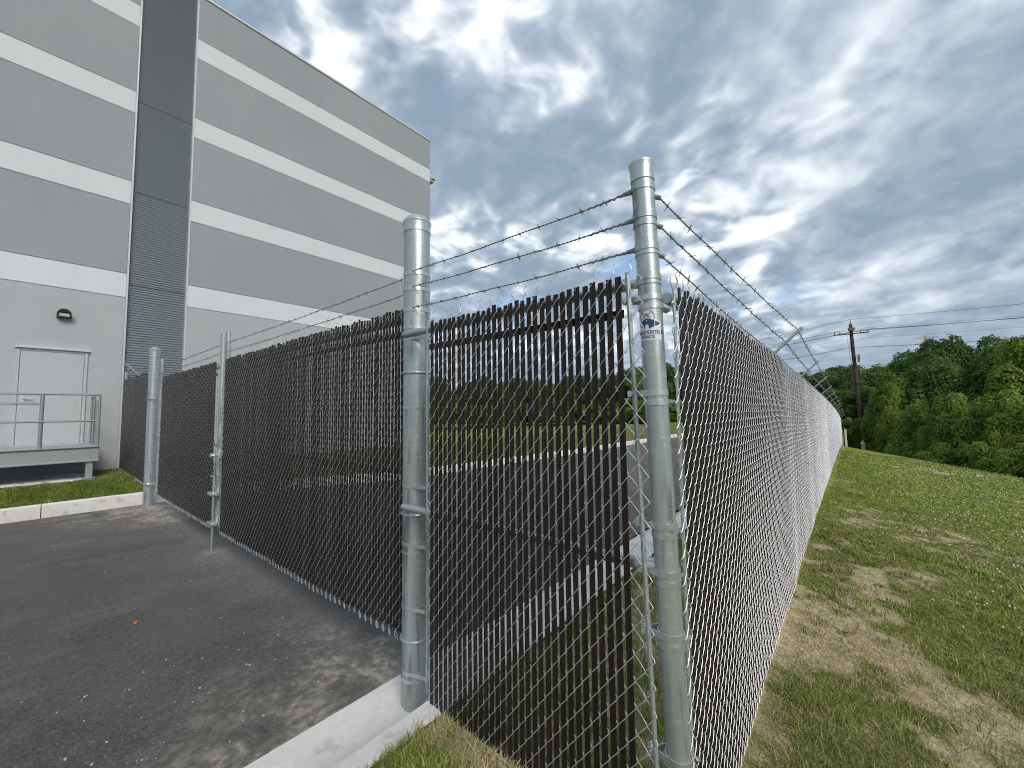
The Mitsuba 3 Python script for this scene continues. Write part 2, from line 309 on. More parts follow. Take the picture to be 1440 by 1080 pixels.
# ---------------------------------------------------------------- warehouse
WX = -13.3
SCALE = 1.06                                                # the warehouse, its lamp and landing were measured at 1 / 1.06
wh = thing('warehouse', 'tall grey concrete warehouse with pale stripes and a dark ribbed strip', 'building')
ROOF = 11.62
zs = [-1.9, 2.85, 3.44, 5.18, 5.76, 7.52, 8.08, 9.80, 10.37, ROOF]
for y0, y1 in ((-34, 1.475), (2.66, 10.70)):
    for k in range(len(zs) - 1):
        m = MB().box((WX - .16, y0, zs[k] + (.006 if k else 0)), (WX, y1, zs[k + 1] - .006), .004)
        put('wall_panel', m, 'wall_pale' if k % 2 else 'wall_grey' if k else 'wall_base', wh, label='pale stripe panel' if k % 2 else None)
put('core', MB().box((-70, -34.05, -2.0), (WX - .15, 10.69, ROOF - .4)), 'wall_core', wh)
put('side_wall', MB().box((-70, 10.695, -2.0), (WX - .01, 10.72, ROOF - .002)), 'wall_grey', wh)
put('coping', MB().box((WX - .35, 2.64, ROOF), (WX + .03, 10.74, ROOF + .07), .006), 'flashing', wh)
put('coping', MB().box((WX - .35, -34, ROOF), (WX + .03, 1.49, ROOF + .07), .006), 'flashing', wh)
put('coping', MB().box((WX - .5, 1.492, ROOF + .002), (WX + .015, 2.638, ROOF + .06), .006), 'flashing', wh)
for y in (1.478, 2.622):
    put('corner_trim', MB().box((WX - .1, y, -1.9), (WX + .012, y + .036, ROOF - .004), .003), 'flashing', wh)
# ribbed metal strip: real corrugation, four sheets one above the other
pitch = .0612
for z0, z1 in ((-1.9, 3.2), (3.2, 5.55), (5.55, 7.9), (7.9, 10.25), (10.25, ROOF)):
    z = np.arange(z0 + .004, z1 - .004, pitch / 6); ph = (z / pitch) % 1
    dx = np.interp(ph, [0, .12, .42, .54, .94, 1], [0, .026, .026, 0, 0, 0])
    m = len(z); v = np.vstack([np.column_stack([WX - .10 + dx + .003 * (y > 2), np.full(m, y), z]) for y in (1.50, 2.635)])
    f = [[k, m + k, m + k + 1, k + 1] for k in range(m - 1)]
    put('ribbed_panel', (v, f), 'corrugated_metal', wh)
put('scupper', MB().box((WX - .3, 10.72, 9.95), (WX + .12, 10.95, 10.12), .01).box((WX - .25, 10.72, 9.85), (WX + .05, 10.9, 9.95)), 'flashing', wh)
# door
put('door', MB().box((WX, -.075, -.58), (WX + .022, .845, 1.40), .004), 'door_paint', wh)
dk = wh + '__door'
put('frame', MB().box((WX + .001, -.135, -.6), (WX + .034, -.082, 1.455), .003).box((WX + .001, .852, -.6), (WX + .034, .905, 1.455), .003).box((WX + .0015, -.0815, 1.407), (WX + .0345, .8515, 1.455), .003), 'door_paint', dk)
put('drip_cap', MB().box((WX + .002, -.16, 1.457), (WX + .085, .93, 1.492), .004), 'flashing', dk)
put('handle', MB().box((WX + .023, -.03, .28), (WX + .04, .02, .48), .003).tube([(WX + .04, -.005, .40), (WX + .075, -.005, .40), (WX + .078, .02, .395), (WX + .076, .12, .39)], .012, 8), 'flashing', dk, smooth=40)
for z in (-.35, .42, 1.15): put('hinge', MB().box((WX + .023, .838, z - .06), (WX + .042, .862, z + .06), .003), 'bolt_metal', dk)
put('threshold', MB().box((WX + .002, -.08, -.615), (WX + .09, .85, -.585), .004), 'flashing', dk)
# half-round wall lamp
lp = thing('wall_lamp', 'small black half-round lamp on the grey wall above the door', 'lamp')
a = np.linspace(0, math.pi, 17)
hull = Polygon([(.112 * math.cos(t), .128 * math.sin(t)) for t in a] + [(-.112, -.062), (.112, -.062)])
def prism_x(poly, x0, x1, cy, cz):
    m = trimesh.creation.extrude_polygon(poly, x1 - x0, engine='earcut'); v = np.array(m.vertices)
    return np.column_stack([x0 + v[:, 2], cy + v[:, 0], cz + v[:, 1]]), m.faces
put('housing', prism_x(hull.difference(hull.buffer(-.022)), WX, WX + .15, .50, 2.24), 'black_metal', lp)
put('back_plate', prism_x(hull.buffer(-.02), WX + .002, WX + .02, .50, 2.24), 'black_metal', lp)
put('lens', prism_x(Polygon([(-.09, -.042), (.09, -.042), (.075, .04), (-.075, .04)]), WX + .02, WX + .125, .50, 2.23), 'lamp_glass', lp)
put('hood', prism_x(hull.intersection(sbox(-.2, .035, .2, .2)).buffer(-.02), WX + .05, WX + .14, .50, 2.24), 'black_metal', lp)

# steel landing with guard rails at the door
ld = thing('steel_landing', 'grey steel landing with pipe guard rails in front of the warehouse door', 'platform')
PX, PT, PE = -11.66, -.60, 1.02
put('deck', MB().box((WX + .03, -6, PT - .06), (PX - .012, PE - .012, PT), .004), 'platform_steel', ld)
put('fascia', MB().box((PX - .01, -6, PT - .29), (PX + .0, PE, PT + .004), .002).box((PX, -6, PT - .29), (PX + .045, PE, PT - .27), .002).box((PX, -6, PT - .012), (PX + .045, PE, PT + .006), .002), 'platform_steel', ld)
put('fascia', MB().box((WX + .03, PE, PT - .29), (PX - .012, PE + .01, PT + .004), .002), 'platform_steel', ld)
for x, y in ((PX - .06, PE - .12), (WX + .25, PE - .12), (PX - .06, -2.2)): put('leg', MB().box((x - .05, y - .05, -1.23), (x + .05, y + .05, PT - .062), .006).box((x - .09, y - .09, -1.224), (x + .09, y + .09, -1.212)), 'platform_steel', ld)
H1, H2 = PT + 1.02, PT + .51
def pipe(*p, r=.02): return MB().tube(p, r, 10)
for y, r in ((PE - .02, .021), (.235, .03), (-1.4, .03), (-3.2, .03)): put('rail_post', pipe((PX - .03, y, PT), (PX - .03, y, H1), r=r), 'rail_grey', ld, smooth=40)
for x in (WX + .12, WX + .62): put('rail_post', pipe((x, PE - .02, PT), (x, PE - .02, H1)), 'rail_grey', ld, smooth=40)
put('top_rail', pipe((PX - .03, -6, H1 + .012), (PX - .03, PE, H1 + .012)), 'rail_grey', ld, smooth=40)
put('mid_rail', pipe((PX - .006, -6, H2), (PX - .006, PE - .06, H2)), 'rail_grey', ld, smooth=40)
put('hand_rail', pipe((PX - .03, -6, H1 - .17), (PX - .03, .2, H1 - .17)), 'rail_grey', ld, smooth=40)
put('top_rail', pipe((WX + .1, PE - .02, H1 + .012), (WX + .64, PE - .02, H1 + .012)), 'rail_grey', ld, smooth=40)
put('mid_rail', pipe((WX + .1, PE - .02, H2), (WX + .64, PE - .02, H2)), 'rail_grey', ld, smooth=40)

SCALE = 1.0

# ---------------------------------------------------------------- chain link: woven wire, slats, posts
PIT, HALF, WR = .03625, .0452, .0017
def wire_template(nh, ph, hi=True):
    s = np.array([0, .14, .5, .86]) if hi else np.array([0, .18, .82])
    P = []
    for j in range(nh):
        front = (j + ph) % 2 == 0
        A = PIT / 2 + .0012
        u = -A + 2 * A * s; w = .0050 * np.minimum(1, np.sin(np.pi * s) * 1.55 + .22 * (s > 0))
        w = np.where(s == 0, 0, w)
        if not front: u, w = -u, -w
        P.append(np.column_stack([u, w, (j + s) * HALF]))
    last = (nh - 1 + ph) % 2 == 0
    P.append([[(PIT / 2 + .0012) * (1 if last else -1), 0, nh * HALF]])
    return np.vstack(P)
def fabric(n0, n1, nh, to_world, hi=True, sides=4, top=True, bottom=True, wr=WR):
    """woven wires n0..n1-1; to_world maps (u, w, z) -> world, u along the fence, w outwards, z up from the bottom edge"""
    V, F, at = [], [], 0
    ks = np.arange(n0, n1)
    for ph in (0, 1):
        tv, tf = tube(wire_template(nh, ph, hi), wr, sides, caps=False)
        kk = ks[ks % 2 == ph]
        if not len(kk): continue
        off = np.zeros((len(kk), 1, 3)); off[:, 0, 0] = kk * PIT
        V.append((tv[None] + off).reshape(-1, 3)); F.append((tf[None] + (np.arange(len(kk)) * len(tv))[:, None, None] + at).reshape(-1, 3)); at += len(V[-1])
    ends = []
    if top:
        st = tube([(0, 0, -.004), (-.002, .001, .008), (-.007, 0, .015), (-.0095, 0, .023), (-.006, 0, .031), (.001, 0, .036), (.007, 0, .038)], [.0028, .0028, .0022, .0017, .0016, .0015, .0012], sides)
        ends.append((st, nh * HALF, [k for k in ks if (nh - 1 + k % 2) % 2 == 0]))
    if bottom:
        t = np.linspace(0, 2 * math.pi, 9)
        lb = tube(np.column_stack([.011 * np.sin(t), .004 * np.cos(t), -.021 + .022 * np.cos(t)]), .0027, sides)
        ends.append((lb, 0, [k for k in ks if k % 2 == 1]))
    for (tv, tf), z, kk in ends:
        kk = np.array(kk, float); off = np.zeros((len(kk), 1, 3)); off[:, 0, 0] = (kk + .5) * PIT; off[:, 0, 2] = z
        jit = 1 + .25 * rng.standard_normal((len(kk), 1, 3)) * [1, 1, .6]
        V.append((tv[None] * jit + off).reshape(-1, 3)); F.append((tf[None] + (np.arange(len(kk)) * len(tv))[:, None, None] + at).reshape(-1, 3)); at += len(V[-1])
    return to_world(np.vstack(V)), np.vstack(F)

# one slat: a flattened tube with ribs, 26 x 6 mm
def slat_mesh(length, ws=1.0):
    b = .96 * ws * np.array([-.0130, -.0122, -.0075, -.0045, -.0035, -.0010, .0010, .0035, .0045, .0075, .0122, .0130])
    d = .64 * np.array([0, .0027, .0031, .0031, .0020, .0020, .0020, .0020, .0031, .0031, .0027, 0])
    ring = np.vstack([np.column_stack([b, d]), np.column_stack([b[-2:0:-1], -d[-2:0:-1]])]); m = len(ring)
    v = np.vstack([np.column_stack([ring, np.zeros(m)]), np.column_stack([ring, np.full(m, length)])])
    k = np.arange(m); k2 = (k + 1) % m
    f = np.vstack([np.stack([k, k2, k2 + m], 1), np.stack([k, k2 + m, k + m], 1), np.stack([np.zeros(m - 2, int), k[2:], k[1:-1]], 1), np.stack([np.full(m - 2, m), k[1:-1] + m, k[2:] + m], 1)])
    return v, f
def place_slats(parent, idx, length, base, axis, bottom, ws=1.0):
    """base(u) -> world point at u, axis angle (deg) of the fence's direction"""
    d = mikit.ply(slat_mesh(length, ws), 'slat_plastic')
    for k in idx:
        p = base(k * PIT)
        j = rng.standard_normal(4)
        key = fresh(parent, 'slat')
        scene[key] = {**d, 'to_world': T().translate([float(p[0] + .0006 * j[0] * (axis == 0)), float(p[1] + .0006 * j[0] * (axis != 0)), float(p[2] + .006 * j[1] - (rng.random() < .05) * .035 * rng.random())]).rotate([0, 0, 1], float(axis + 1.6 * j[2])).rotate([0, 1, 0], float(.05 * j[3]))}
def wob(u, z): return .008 * np.minimum(1, 4.5 / np.maximum(np.abs(u), .1)) ** 1.6 * (meshkit.noise(np.stack([u * 1.3 + 5, u * 0, u * 0 + 2], -1)) - .5) * 2

def front_map(x0, y, zb):
    return lambda v: np.column_stack([x0 + v[:, 0], y - v[:, 1] - wob(v[:, 0] + x0, v[:, 2]), zb + v[:, 2]])
def front_base(x0, y, zb): return lambda u: (x0 + u, y - float(wob(np.array([u + x0]), np.array([.9]))[0]), zb)

def barbed(p0, p1, sag=.0, hi=True, step=.115, seed=0, wrap=0):
    r = np.random.default_rng(seed); p0, p1 = np.asarray(p0, float), np.asarray(p1, float); L = np.linalg.norm(p1 - p0); m = MB()
    t = (p1 - p0) / L; a = np.cross(t, [0, 0, 1]); a /= np.linalg.norm(a); b = np.cross(a, t)
    n = max(2, int(L / (.010 if hi else .12))); s = np.linspace(0, 1, n + 1)
    c = p0 + s[:, None] * (p1 - p0); c[:, 2] -= sag * 4 * s * (1 - s); c += .0022 * np.column_stack([np.sin(s * L * 9 + seed)] * 3) * b
    if hi:
        for q in (0, math.pi):
            w = s * L / .042 * 2 * math.pi + q
            m.tube(c + .0019 * (np.cos(w)[:, None] * a + np.sin(w)[:, None] * b), .0020, 4)
    else: m.tube(c, .0030, 4)
    if wrap:
        k = s > 1 - wrap / L; m.tube(c[k] + .0022 * np.column_stack([np.sin(s[k] * L * 420)] * 3) * (a + b), .0040 + .0012 * np.sin(s[k] * L * 300), 6)
    for x in np.arange(.05 + r.random() * .05, L - .03, step):
        x += r.normal() * .006; q = p0 + t * x; q[2] -= sag * 4 * (x / L) * (1 - x / L)
        m.tube([q - t * .007, q + t * .007], .0042, 6)
        for _ in range(2):
            e = r.normal(size=3); e -= t * (e @ t) * .75; e /= np.linalg.norm(e)
            m.tube([q - e * .021 + t * .003, q, q + e * .021 - t * .003], [.0010, .0023, .0010], 4)
    return m
def ring(m, c, R, z, h=.022, t=.0026, n=36):
    m.lathe([(R, z - h / 2), (R + t, z - h / 2 + .001), (R + t, z + h / 2 - .001), (R, z + h / 2)], (c[0], c[1], 0), n); return m
def tension_band(c, R, z, d, reach, h=.022, bolt=True):
    """ring with two flat ears that reach along direction d to the tension bar, a bolt through them"""
    m = ring(MB(), c, R, z, h); d = np.array([d[0], d[1], 0.]); d /= np.linalg.norm(d); nrm = np.array([-d[1], d[0], 0])
    for s in (-1, 1):
        a0 = np.array([c[0], c[1], z]) + nrm * s * R * .93 + d * R * .40; a1 = np.array([c[0], c[1], z]) + nrm * s * .010 + d * (R + reach * .55); a2 = np.array([c[0], c[1], z]) + nrm * s * .010 + d * (R + reach)
        for p, q in ((a0, a1), (a1, a2)):
            o = nrm * .0016; zz = np.array([0, 0, h / 2])
            P = np.array([p - o - zz, p + o - zz, p + o + zz, p - o + zz, q - o - zz, q + o - zz, q + o + zz, q - o + zz])
            m.add(P, [[0, 1, 2, 3], [4, 7, 6, 5], [0, 4, 5, 1], [1, 5, 6, 2], [2, 6, 7, 3], [3, 7, 4, 0]])
    e = np.array([c[0], c[1], z]) + d * (R + reach * .8)
    if bolt: m.tube([e - nrm * .022, e + nrm * .022], .0055, 8)
    if bolt: m.tube([e - nrm * .026, e - nrm * .018], .0095, 6).tube([e + nrm * .016, e + nrm * .024], .0095, 6)
    return m

# ---------------------------------------------------------------- corner post (leans a little), with its sticker
CX, CY, CR, LEAN = -.538, 1.492, .0415, -.0275
def lean(v): v = np.array(v); v[:, 0] += LEAN * (v[:, 2] + .3); return v
def cpos(z): return np.array([CX + LEAN * (z + .3), CY, z])
cp = thing('corner_post', 'tall galvanised corner post with a blue and white sticker, leaning slightly left', 'fence post')
put('shaft', MB().lathe([(0, -2.0), (CR, -2.0), (CR, .90), (0, .90)], (CX, CY, 0), 48).warp(lean), 'galvanised', cp, smooth=40)
put('cap', MB().lathe([(CR + .001, .872), (CR + .003, .874), (CR + .0035, .925), (CR + .0075, .938), (CR + .0075, .946), (CR + .002, .955), (.02, .963), (0, .965)], (CX, CY, 0), 48).warp(lean), 'galvanised_band', cp, smooth=35)
for z, h in ((.846, .026), (.736, .030), (.700, .018), (.612, .03), (.585, .014), (.495, .026), (.470, .012)):
    put('band', ring(MB(), (CX, CY), CR + .0005, z, h).warp(lean), 'galvanised', cp, smooth=35)
for z in (.415, .060, -.412, -.575, -.785, -1.19):
    put('tension_band', tension_band((CX, CY), CR + .001, z, (-1, -.30), .058).warp(lean), 'galvanised_band', cp, smooth=30)
    put('tension_band', tension_band((CX, CY), CR + .001, z - .034, (.25, 1), .05).warp(lean), 'galvanised_band', cp, smooth=30)
for z in (.846, .730, .612):
    p = cpos(z)
    put('wire_clip', MB().tube([p + (-CR * .9, -.012, 0), p + (-CR - .03, -.016, -.002)], [.011, .008], 8).tube([p + (-CR - .025, -.018, -.004), p + (-CR - .045, -.02, -.006)], .006, 6), 'barb_metal_backlit', cp, smooth=30)
put('rail_end', MB().tube([cpos(.482) + (-CR - .03, -.012, 0), cpos(.482) + (-CR + .012, 0, 0)], .019, 12).tube([cpos(.482) + (-CR - .055, -.017, 0), cpos(.482) + (-CR - .03, -.012, 0)], .026, 14), 'galvanised_band', cp, smooth=35)
put('rail_end', MB().tube([cpos(-.563) + (-CR - .055, -.017, 0), cpos(-.563) + (-CR + .012, 0, 0)], .025, 14), 'galvanised_band', cp, smooth=35)
# sticker, wrapped on the shaft; flat artwork cut as shapes
S0, SZ = math.radians(-84), .313                                   # angle its middle faces, height of its middle
def wrap(poly, off, th=.0004):
    parts = []
    for g in getattr(poly, 'geoms', [poly]):
        if g.is_empty: continue
        m = trimesh.creation.extrude_polygon(g, th, engine='earcut').subdivide_to_size(.006); parts.append(m)
    m = trimesh.util.concatenate(parts); v = np.array(m.vertices)
    r = CR + off + v[:, 2]; z = SZ + v[:, 1]; a = S0 + v[:, 0] / CR
    return lean(np.column_stack([CX + r * np.cos(a), CY + r * np.sin(a), z])), np.array(m.faces)
def txt(s, h, cx, cy, sx=1.0):
    m = meshkit.text_mesh(s, h, .0004, bold=True); v = np.array(m.vertices); v[:, 0] *= sx
    v[:, 0] += cx - (v[:, 0].min() + v[:, 0].max()) / 2; v[:, 1] += cy
    m = trimesh.Trimesh(v, m.faces).subdivide_to_size(.004); v = np.array(m.vertices)
    r = CR + .0012 + v[:, 2]; a = S0 + v[:, 0] / CR
    return lean(np.column_stack([CX + r * np.cos(a), CY + r * np.sin(a), SZ + v[:, 1]])), np.array(m.faces)
st = thing('post_sticker', 'white sticker with a blue house emblem and fence company name on the corner post', 'sticker')
bgp = unary_union([Point(-.005, .0245).buffer(.030), sbox(-.0435, -.0575, .0435, -.010), Polygon([(-.034, -.012), (-.034, .012), (.022, .016), (.041, .006), (.0435, -.012)])]).buffer(.0025).simplify(.0005)
put('backing', wrap(bgp, .0003), 'sticker_white', st)
circ = Point(-.005, .0245).buffer(.028)
put('emblem', wrap(circ.difference(circ.buffer(-.0022)).difference(sbox(-.05, -.05, .05, .008)), .0010), 'sticker_blue', st)
fig = unary_union([Point(-.006, .0355).buffer(.0052), Polygon([(-.020, .026), (-.010, .0335), (-.002, .0335), (.009, .026), (.007, .0225), (-.002, .0285), (-.010, .0285), (-.018, .0225)]), Polygon([(-.025, .0425), (-.022, .0455), (.012, .0175), (.009, .0145)]), Polygon([(.014, .0425), (.011, .0455), (-.023, .0185), (-.020, .0155)])]).intersection(circ.buffer(-.003))
put('emblem', wrap(fig, .0010), 'sticker_grey', st)
house = Polygon([(-.029, .0085), (-.006, .0215), (.020, .0115), (.020, -.0105), (-.004, -.0205), (-.029, -.0105)])
arch = unary_union([sbox(-.0125, -.04, .0005, -.008), Point(-.006, -.008).buffer(.0065)])
put('emblem', wrap(unary_union([house.difference(arch).difference(Point(-.006, .012).buffer(.0024)), Polygon([(.0225, .009), (.037, .004), (.041, -.001), (.036, -.005), (.0225, -.0095)])]), .0010), 'sticker_blue', st)
roofl = Polygon([(-.032, .0115), (-.006, .0265), (.022, .0152), (.022, .0125), (-.006, .0232), (-.032, .0087)])
put('emblem', wrap(roofl, .0012), 'sticker_white', st)
put('lettering', txt('CHESTERFIELD', .0125, .0, -.0375, .84), 'sticker_blue', st)
put('lettering', txt('FENCE', .0115, -.006, -.0535, 1.05), 'sticker_blue', st)

# ---------------------------------------------------------------- short fence panel between the gate post and the corner post
AX, AY, AR = -2.117, 1.60, .083
BX, BY, BR = -10.33, 1.60, .079
fp = thing('short_fence_panel', 'short chain link panel with see-through dark brown slats between two tall posts', 'fence')
PY, PZB, PNH = 1.444, -1.552, 46
PX0 = -1.8155
put('wire_mesh', fabric(0, 35, PNH, front_map(PX0, PY, PZB), bottom=True), 'galvanised_wire', fp, smooth=40, label='galvanised diamond wire mesh')
place_slats(fp, range(1, 33), 2.062, front_base(PX0, PY, PZB - .004), 0, PZB)
put('tension_bar', MB().add(*tube([cpos(z) + np.array([-.062, -.048, 0]) for z in (-1.55, -.5, .52)], .0088, 4)), 'galvanised', fp)
put('tension_bar', MB().box((PX0 - .006, PY - .003, -1.5), (PX0 + .006, PY + .003, .5), .001), 'galvanised', fp)
put('top_rail', pipe((AX + AR * .5, 1.475, .472), (cpos(.47)[0] - CR - .05, 1.475, .478), r=.021), 'galvanised', fp, smooth=40)
put('middle_rail', pipe((AX + AR * .5, 1.475, -.56), (cpos(-.56)[0] - CR - .05, 1.475, -.563), r=.021), 'galvanised', fp, smooth=40)
put('lock_strip', MB().box((PX0 + .012, PY + .0040, .350), (-.645, PY + .012, .382), .001), 'slat_plastic', fp)
for k, z in enumerate((.846, .730, .612)):
    put('barbed_wire', barbed((AX + AR * .6, AY - AR * .85, (.886, .785, .652)[k]), cpos(z) + (-CR - .04, -.02, -.006), .008, seed=k, wrap=.16), 'barb_metal_backlit', fp)

# ---------------------------------------------------------------- the two big gate posts
def gate_post(cx, cy, R, foot, label, rings, tens, hinges, tdir, dzc, reach=.17):
    k = thing('gate_post', label, 'fence post')
    put('shaft', MB().lathe([(0, foot - .5), (R, foot - .5), (R, 1.15 + dzc), (0, 1.15 + dzc)], (cx, cy, 0), 56), 'galvanised', k, smooth=40)
    dome = [(R + .001, 1.085), (R + .004, 1.087), (R + .004, 1.142), (R + .009, 1.15), (R + .009, 1.158), (R + .003, 1.166)] + [((R - .002) * math.cos(t), 1.168 + .042 * math.sin(t)) for t in np.linspace(.1, math.pi / 2, 8)]
    put('cap', MB().lathe(dome, (cx, cy, dzc), 56), 'galvanised_band', k, smooth=35)
    for z, h in rings: put('band', ring(MB(), (cx, cy), R + .0005, z, h, .003), 'galvanised_band', k, smooth=35)
    for z in tens: put('tension_band', tension_band((cx, cy), R + .001, z, tdir, reach, bolt=False), 'galvanised_band', k, smooth=30)
    for z, d in hinges:
        m = MB(); a = np.linspace(0, 2 * math.pi, 33)
        m.tube(np.column_stack([cx + (R + .006) * np.cos(a), cy + (R + .006) * np.sin(a), np.full(33, z)]), .0068, 8)
        for s in ((-1, 1) if d else ()): m.tube([(cx + d * R * .3, cy + s * (R + .008), z), (cx + d * (R + .10), cy + s * .03, z), (cx + d * (R + .13), cy + s * .03, z)], .0085, 8)
        if d: m.tube([(cx + d * (R + .09), cy - .05, z), (cx + d * (R + .09), cy + .05, z)], .008, 8)
        put('hinge', m, 'galvanised_band', k, smooth=40)
    return k
gp = gate_post(AX, AY, AR, -1.70, 'thick near galvanised gate post with domed cap, standing in the concrete gutter',
          [(.880, .026), (.779, .026), (.647, .028), (.534, .020), (.032, .020), (-.849, .012), (-1.587, .022)], [.462, -.450, -.80, -1.17, -1.543], [(.247, 0), (-.621, 0), (-1.358, 0)], (1, -.22), .073, .10)
gp2 = gate_post(BX, BY, BR, -1.70, 'thick far galvanised gate post by the warehouse end of the gate',
          [(1.16, .022), (1.06, .022), (.94, .022), (.83, .022), (.74, .022), (.37, .022), (-.02, .02), (-.337, .02), (-.49, .02), (-.84, .02)], [], [(.316, 1), (-1.285, 1)], (-1, -.6), .12)

# ---------------------------------------------------------------- double swing gate
GY, GZB, GNH = 1.665, -1.437, 47
GFY = GY - .036                                              # woven wire on the street side of the frame
def leaf(label, xa, xb, xs0, xs1, free, seed):
    """frame from xa (free end) to xb (hinge end); slats fill xs0..xs1"""
    g = thing('gate_leaf', label, 'gate')
    lo, hi = min(xa, xb), max(xa, xb)
    n = int((hi - lo) / PIT)
    put('wire_mesh', fabric(0, n, GNH, front_map(lo, GFY, GZB), top=False), 'galvanised_wire', g, smooth=40, label='galvanised diamond wire mesh')
    idx = [k for k in range(n) if xs0 < lo + k * PIT < xs1]
    place_slats(g, idx, GNH * HALF + .005, front_base(lo, GFY, GZB + .012), 0, GZB, 1.13)
    rr = .033 if free == 'wide' else .024
    put('upright', MB().tube([(xa, GY, -1.42), (xa, GY, 1.06)], rr, 14).lathe([(rr + .003, 1.04), (rr + .003, 1.07), (.01, 1.082), (0, 1.082)], (xa, GY, 0), 14), 'galvanised', g, smooth=35)
    put('upright', MB().tube([(xb, GY, -1.42), (xb, GY, 1.06)], .024, 14).lathe([(.027, 1.04), (.027, 1.07), (.01, 1.082), (0, 1.082)], (xb, GY, 0), 14), 'galvanised', g, smooth=35)
    for nm, z in (('bottom_rail', -1.40), ('middle_rail', -.40), ('top_rail', .635)):
        put(nm, pipe((lo + .02, GY, z), (hi - .02, GY, z), r=.0215), 'galvanised', g, smooth=40)
    put('lock_strip', MB().box((xs0, GFY + .004, .515), (xs1, GFY + .012, .55), .001), 'slat_plastic', g)
    put('tension_bar', MB().box((xa - .045 * np.sign(xa - xb) - .008, GFY - .003, GZB + .02), (xa - .045 * np.sign(xa - xb) + .008, GFY + .003, .67), .001), 'galvanised', g)
    for q in range(3):
        z = (.915, .80, .675)[q]
        put('barbed_wire', barbed((lo + .02, GY - .03, z), (hi - (.0 if xb > xa and free != 'wide' else .02), GY - .03, z), .012, seed=seed + q), 'barb_metal_backlit', g)
    return g
g1 = leaf('near leaf of the double gate, dark brown slats, right of the latch', -6.13, -2.24, -6.06, -2.27, 'thin', 10)
g2 = leaf('far leaf of the double gate, dark brown slats left of the latch', -6.33, -10.02, -9.72, -6.44, 'wide', 20)
ux = -6.33
put('latch', MB().tube([(ux, GY, -.56), (ux, GY, -.46)], .048, 14).box((ux - .05, GY - .085, -.545), (ux + .32, GY - .055, -.50), .004).tube([(ux + .02, GY - .11, -.52), (ux + .02, GY, -.52)], .026, 10).box((ux + .24, GY - .10, -.66), (ux + .29, GY - .06, -.50), .004), 'galvanised_band', g2, smooth=30)
rx, ry = -6.22, 1.585
put('drop_rod', MB().tube([(rx, ry, -.78), (rx, ry, -1.715)], .0135, 10).tube([(rx - .12, ry, -.785), (rx + .006, ry, -.785)], .012, 8), 'galvanised_band', g2, smooth=40)
for z in (-1.0, -1.37): put('rod_guide', MB().box((ux - .05, ry - .026, z - .02), (rx + .03, GY - .01, z + .02), .004).tube([(rx + .03, ry, z), (rx + .10, ry, z + .01)], .013, 8), 'galvanised_band', g2)
put('hinge_clamp', MB().tube([(-10.02, GY, .27), (-10.02, GY, .36)], .034, 12), 'galvanised_band', g2, smooth=40)

# ---------------------------------------------------------------- fence from the far gate post to the warehouse wall
wf = thing('wall_end_fence', 'dark slatted fence section between the far gate post and the warehouse wall', 'fence')
WEY, WEX = 1.60, -14.03
n = int((-WEX - 10.42) / PIT)
def wz(x): return -.017 * (x + 10.4)
wmap = lambda v: np.column_stack([WEX + v[:, 0], WEY - v[:, 1], -1.345 + v[:, 2] + wz(WEX + v[:, 0])])
put('wire_mesh', fabric(0, n, 48, wmap, hi=False, top=False), 'galvanised_wire', wf, smooth=40, label='galvanised diamond wire mesh')
place_slats(wf, range(0, n), 2.185, lambda u: (WEX + u, WEY, -1.335 + wz(WEX + u)), 0, 0)
for x, zt in ((WEX - .02, 1.12), (-12.0, .87)): put('post', MB().tube([(x, WEY + .045, -1.7), (x, WEY + .045, zt)], .030, 14), 'galvanised', wf, smooth=35)
put('top_rail', pipe((WEX, WEY + .03, .80), (-10.42, WEY + .03, .74), r=.021), 'galvanised', wf, smooth=40)
put('barb_arm', MB().add(*tube([(-12.0, WEY + .03, .85), (-12.0, WEY - .23, 1.14)], .023, 4)), 'galvanised_band', wf)
for q, z in enumerate((1.10, 1.0, .91)):
    put('barbed_wire', barbed((WEX, WEY, z), (BX - BR, WEY, z - .13), 0, hi=False, seed=30 + q), 'barb_metal_backlit', wf)

# ---------------------------------------------------------------- long fence running away beside the lawn
lf = thing('long_fence', 'long slatted chain link fence running away beside the lawn under slanted barbed wire arms', 'fence')
RNH = 47; RH = RNH * HALF
YS, YE = 1.54, 34.0
NW = int((YE - YS) / PIT); NHI, NMID = 170, 330
def rmap(v):
    y = YS + v[:, 0]; return np.column_stack([XF + v[:, 1] + 1.2 * wob(y, v[:, 2]), y, fence_top(y) - RH + v[:, 2]])
put('wire_mesh', fabric(-1, NHI, RNH, rmap), 'galvanised_wire', lf, smooth=40, label='galvanised diamond wire mesh')
put('wire_mesh', fabric(NHI, NMID, RNH, rmap, hi=False), 'galvanised_wire', lf, smooth=40)
put('wire_mesh', fabric(NMID, NW, RNH, rmap, hi=False, sides=3, wr=.0018), 'galvanised_wire', lf, smooth=40)
def rbase(u):
    y = YS + u; return (XF + 1.2 * float(wob(np.array([y]), np.array([1.0]))[0]), y, float(fence_top(y)) - RH + .025)
place_slats(lf, range(1, 301), RH - .035, rbase, 90, 0)
sv, sf = slat_mesh(RH - .035)
kk = np.arange(301, NW); yy = YS + kk * PIT
V = np.stack([XF - sv[None, :, 1] + 0 * yy[:, None], yy[:, None] + sv[None, :, 0], fence_top(yy)[:, None] - RH + .025 + sv[None, :, 2] + .004 * rng.standard_normal((len(yy), 1))], -1)
put('far_slats', (V.reshape(-1, 3), (sf[None] + (np.arange(len(kk)) * len(sv))[:, None, None]).reshape(-1, 3)), 'slat_plastic', lf, kind='stuff', label='far dark slats of the long fence')
ARM = np.array([.225, 0, .215])
ypost = [4.22 + 2.42 * k for k in range(13)]
prev = [cpos(z) + (CR + .012, .012, 0) for z in (.80, .685, .57)]
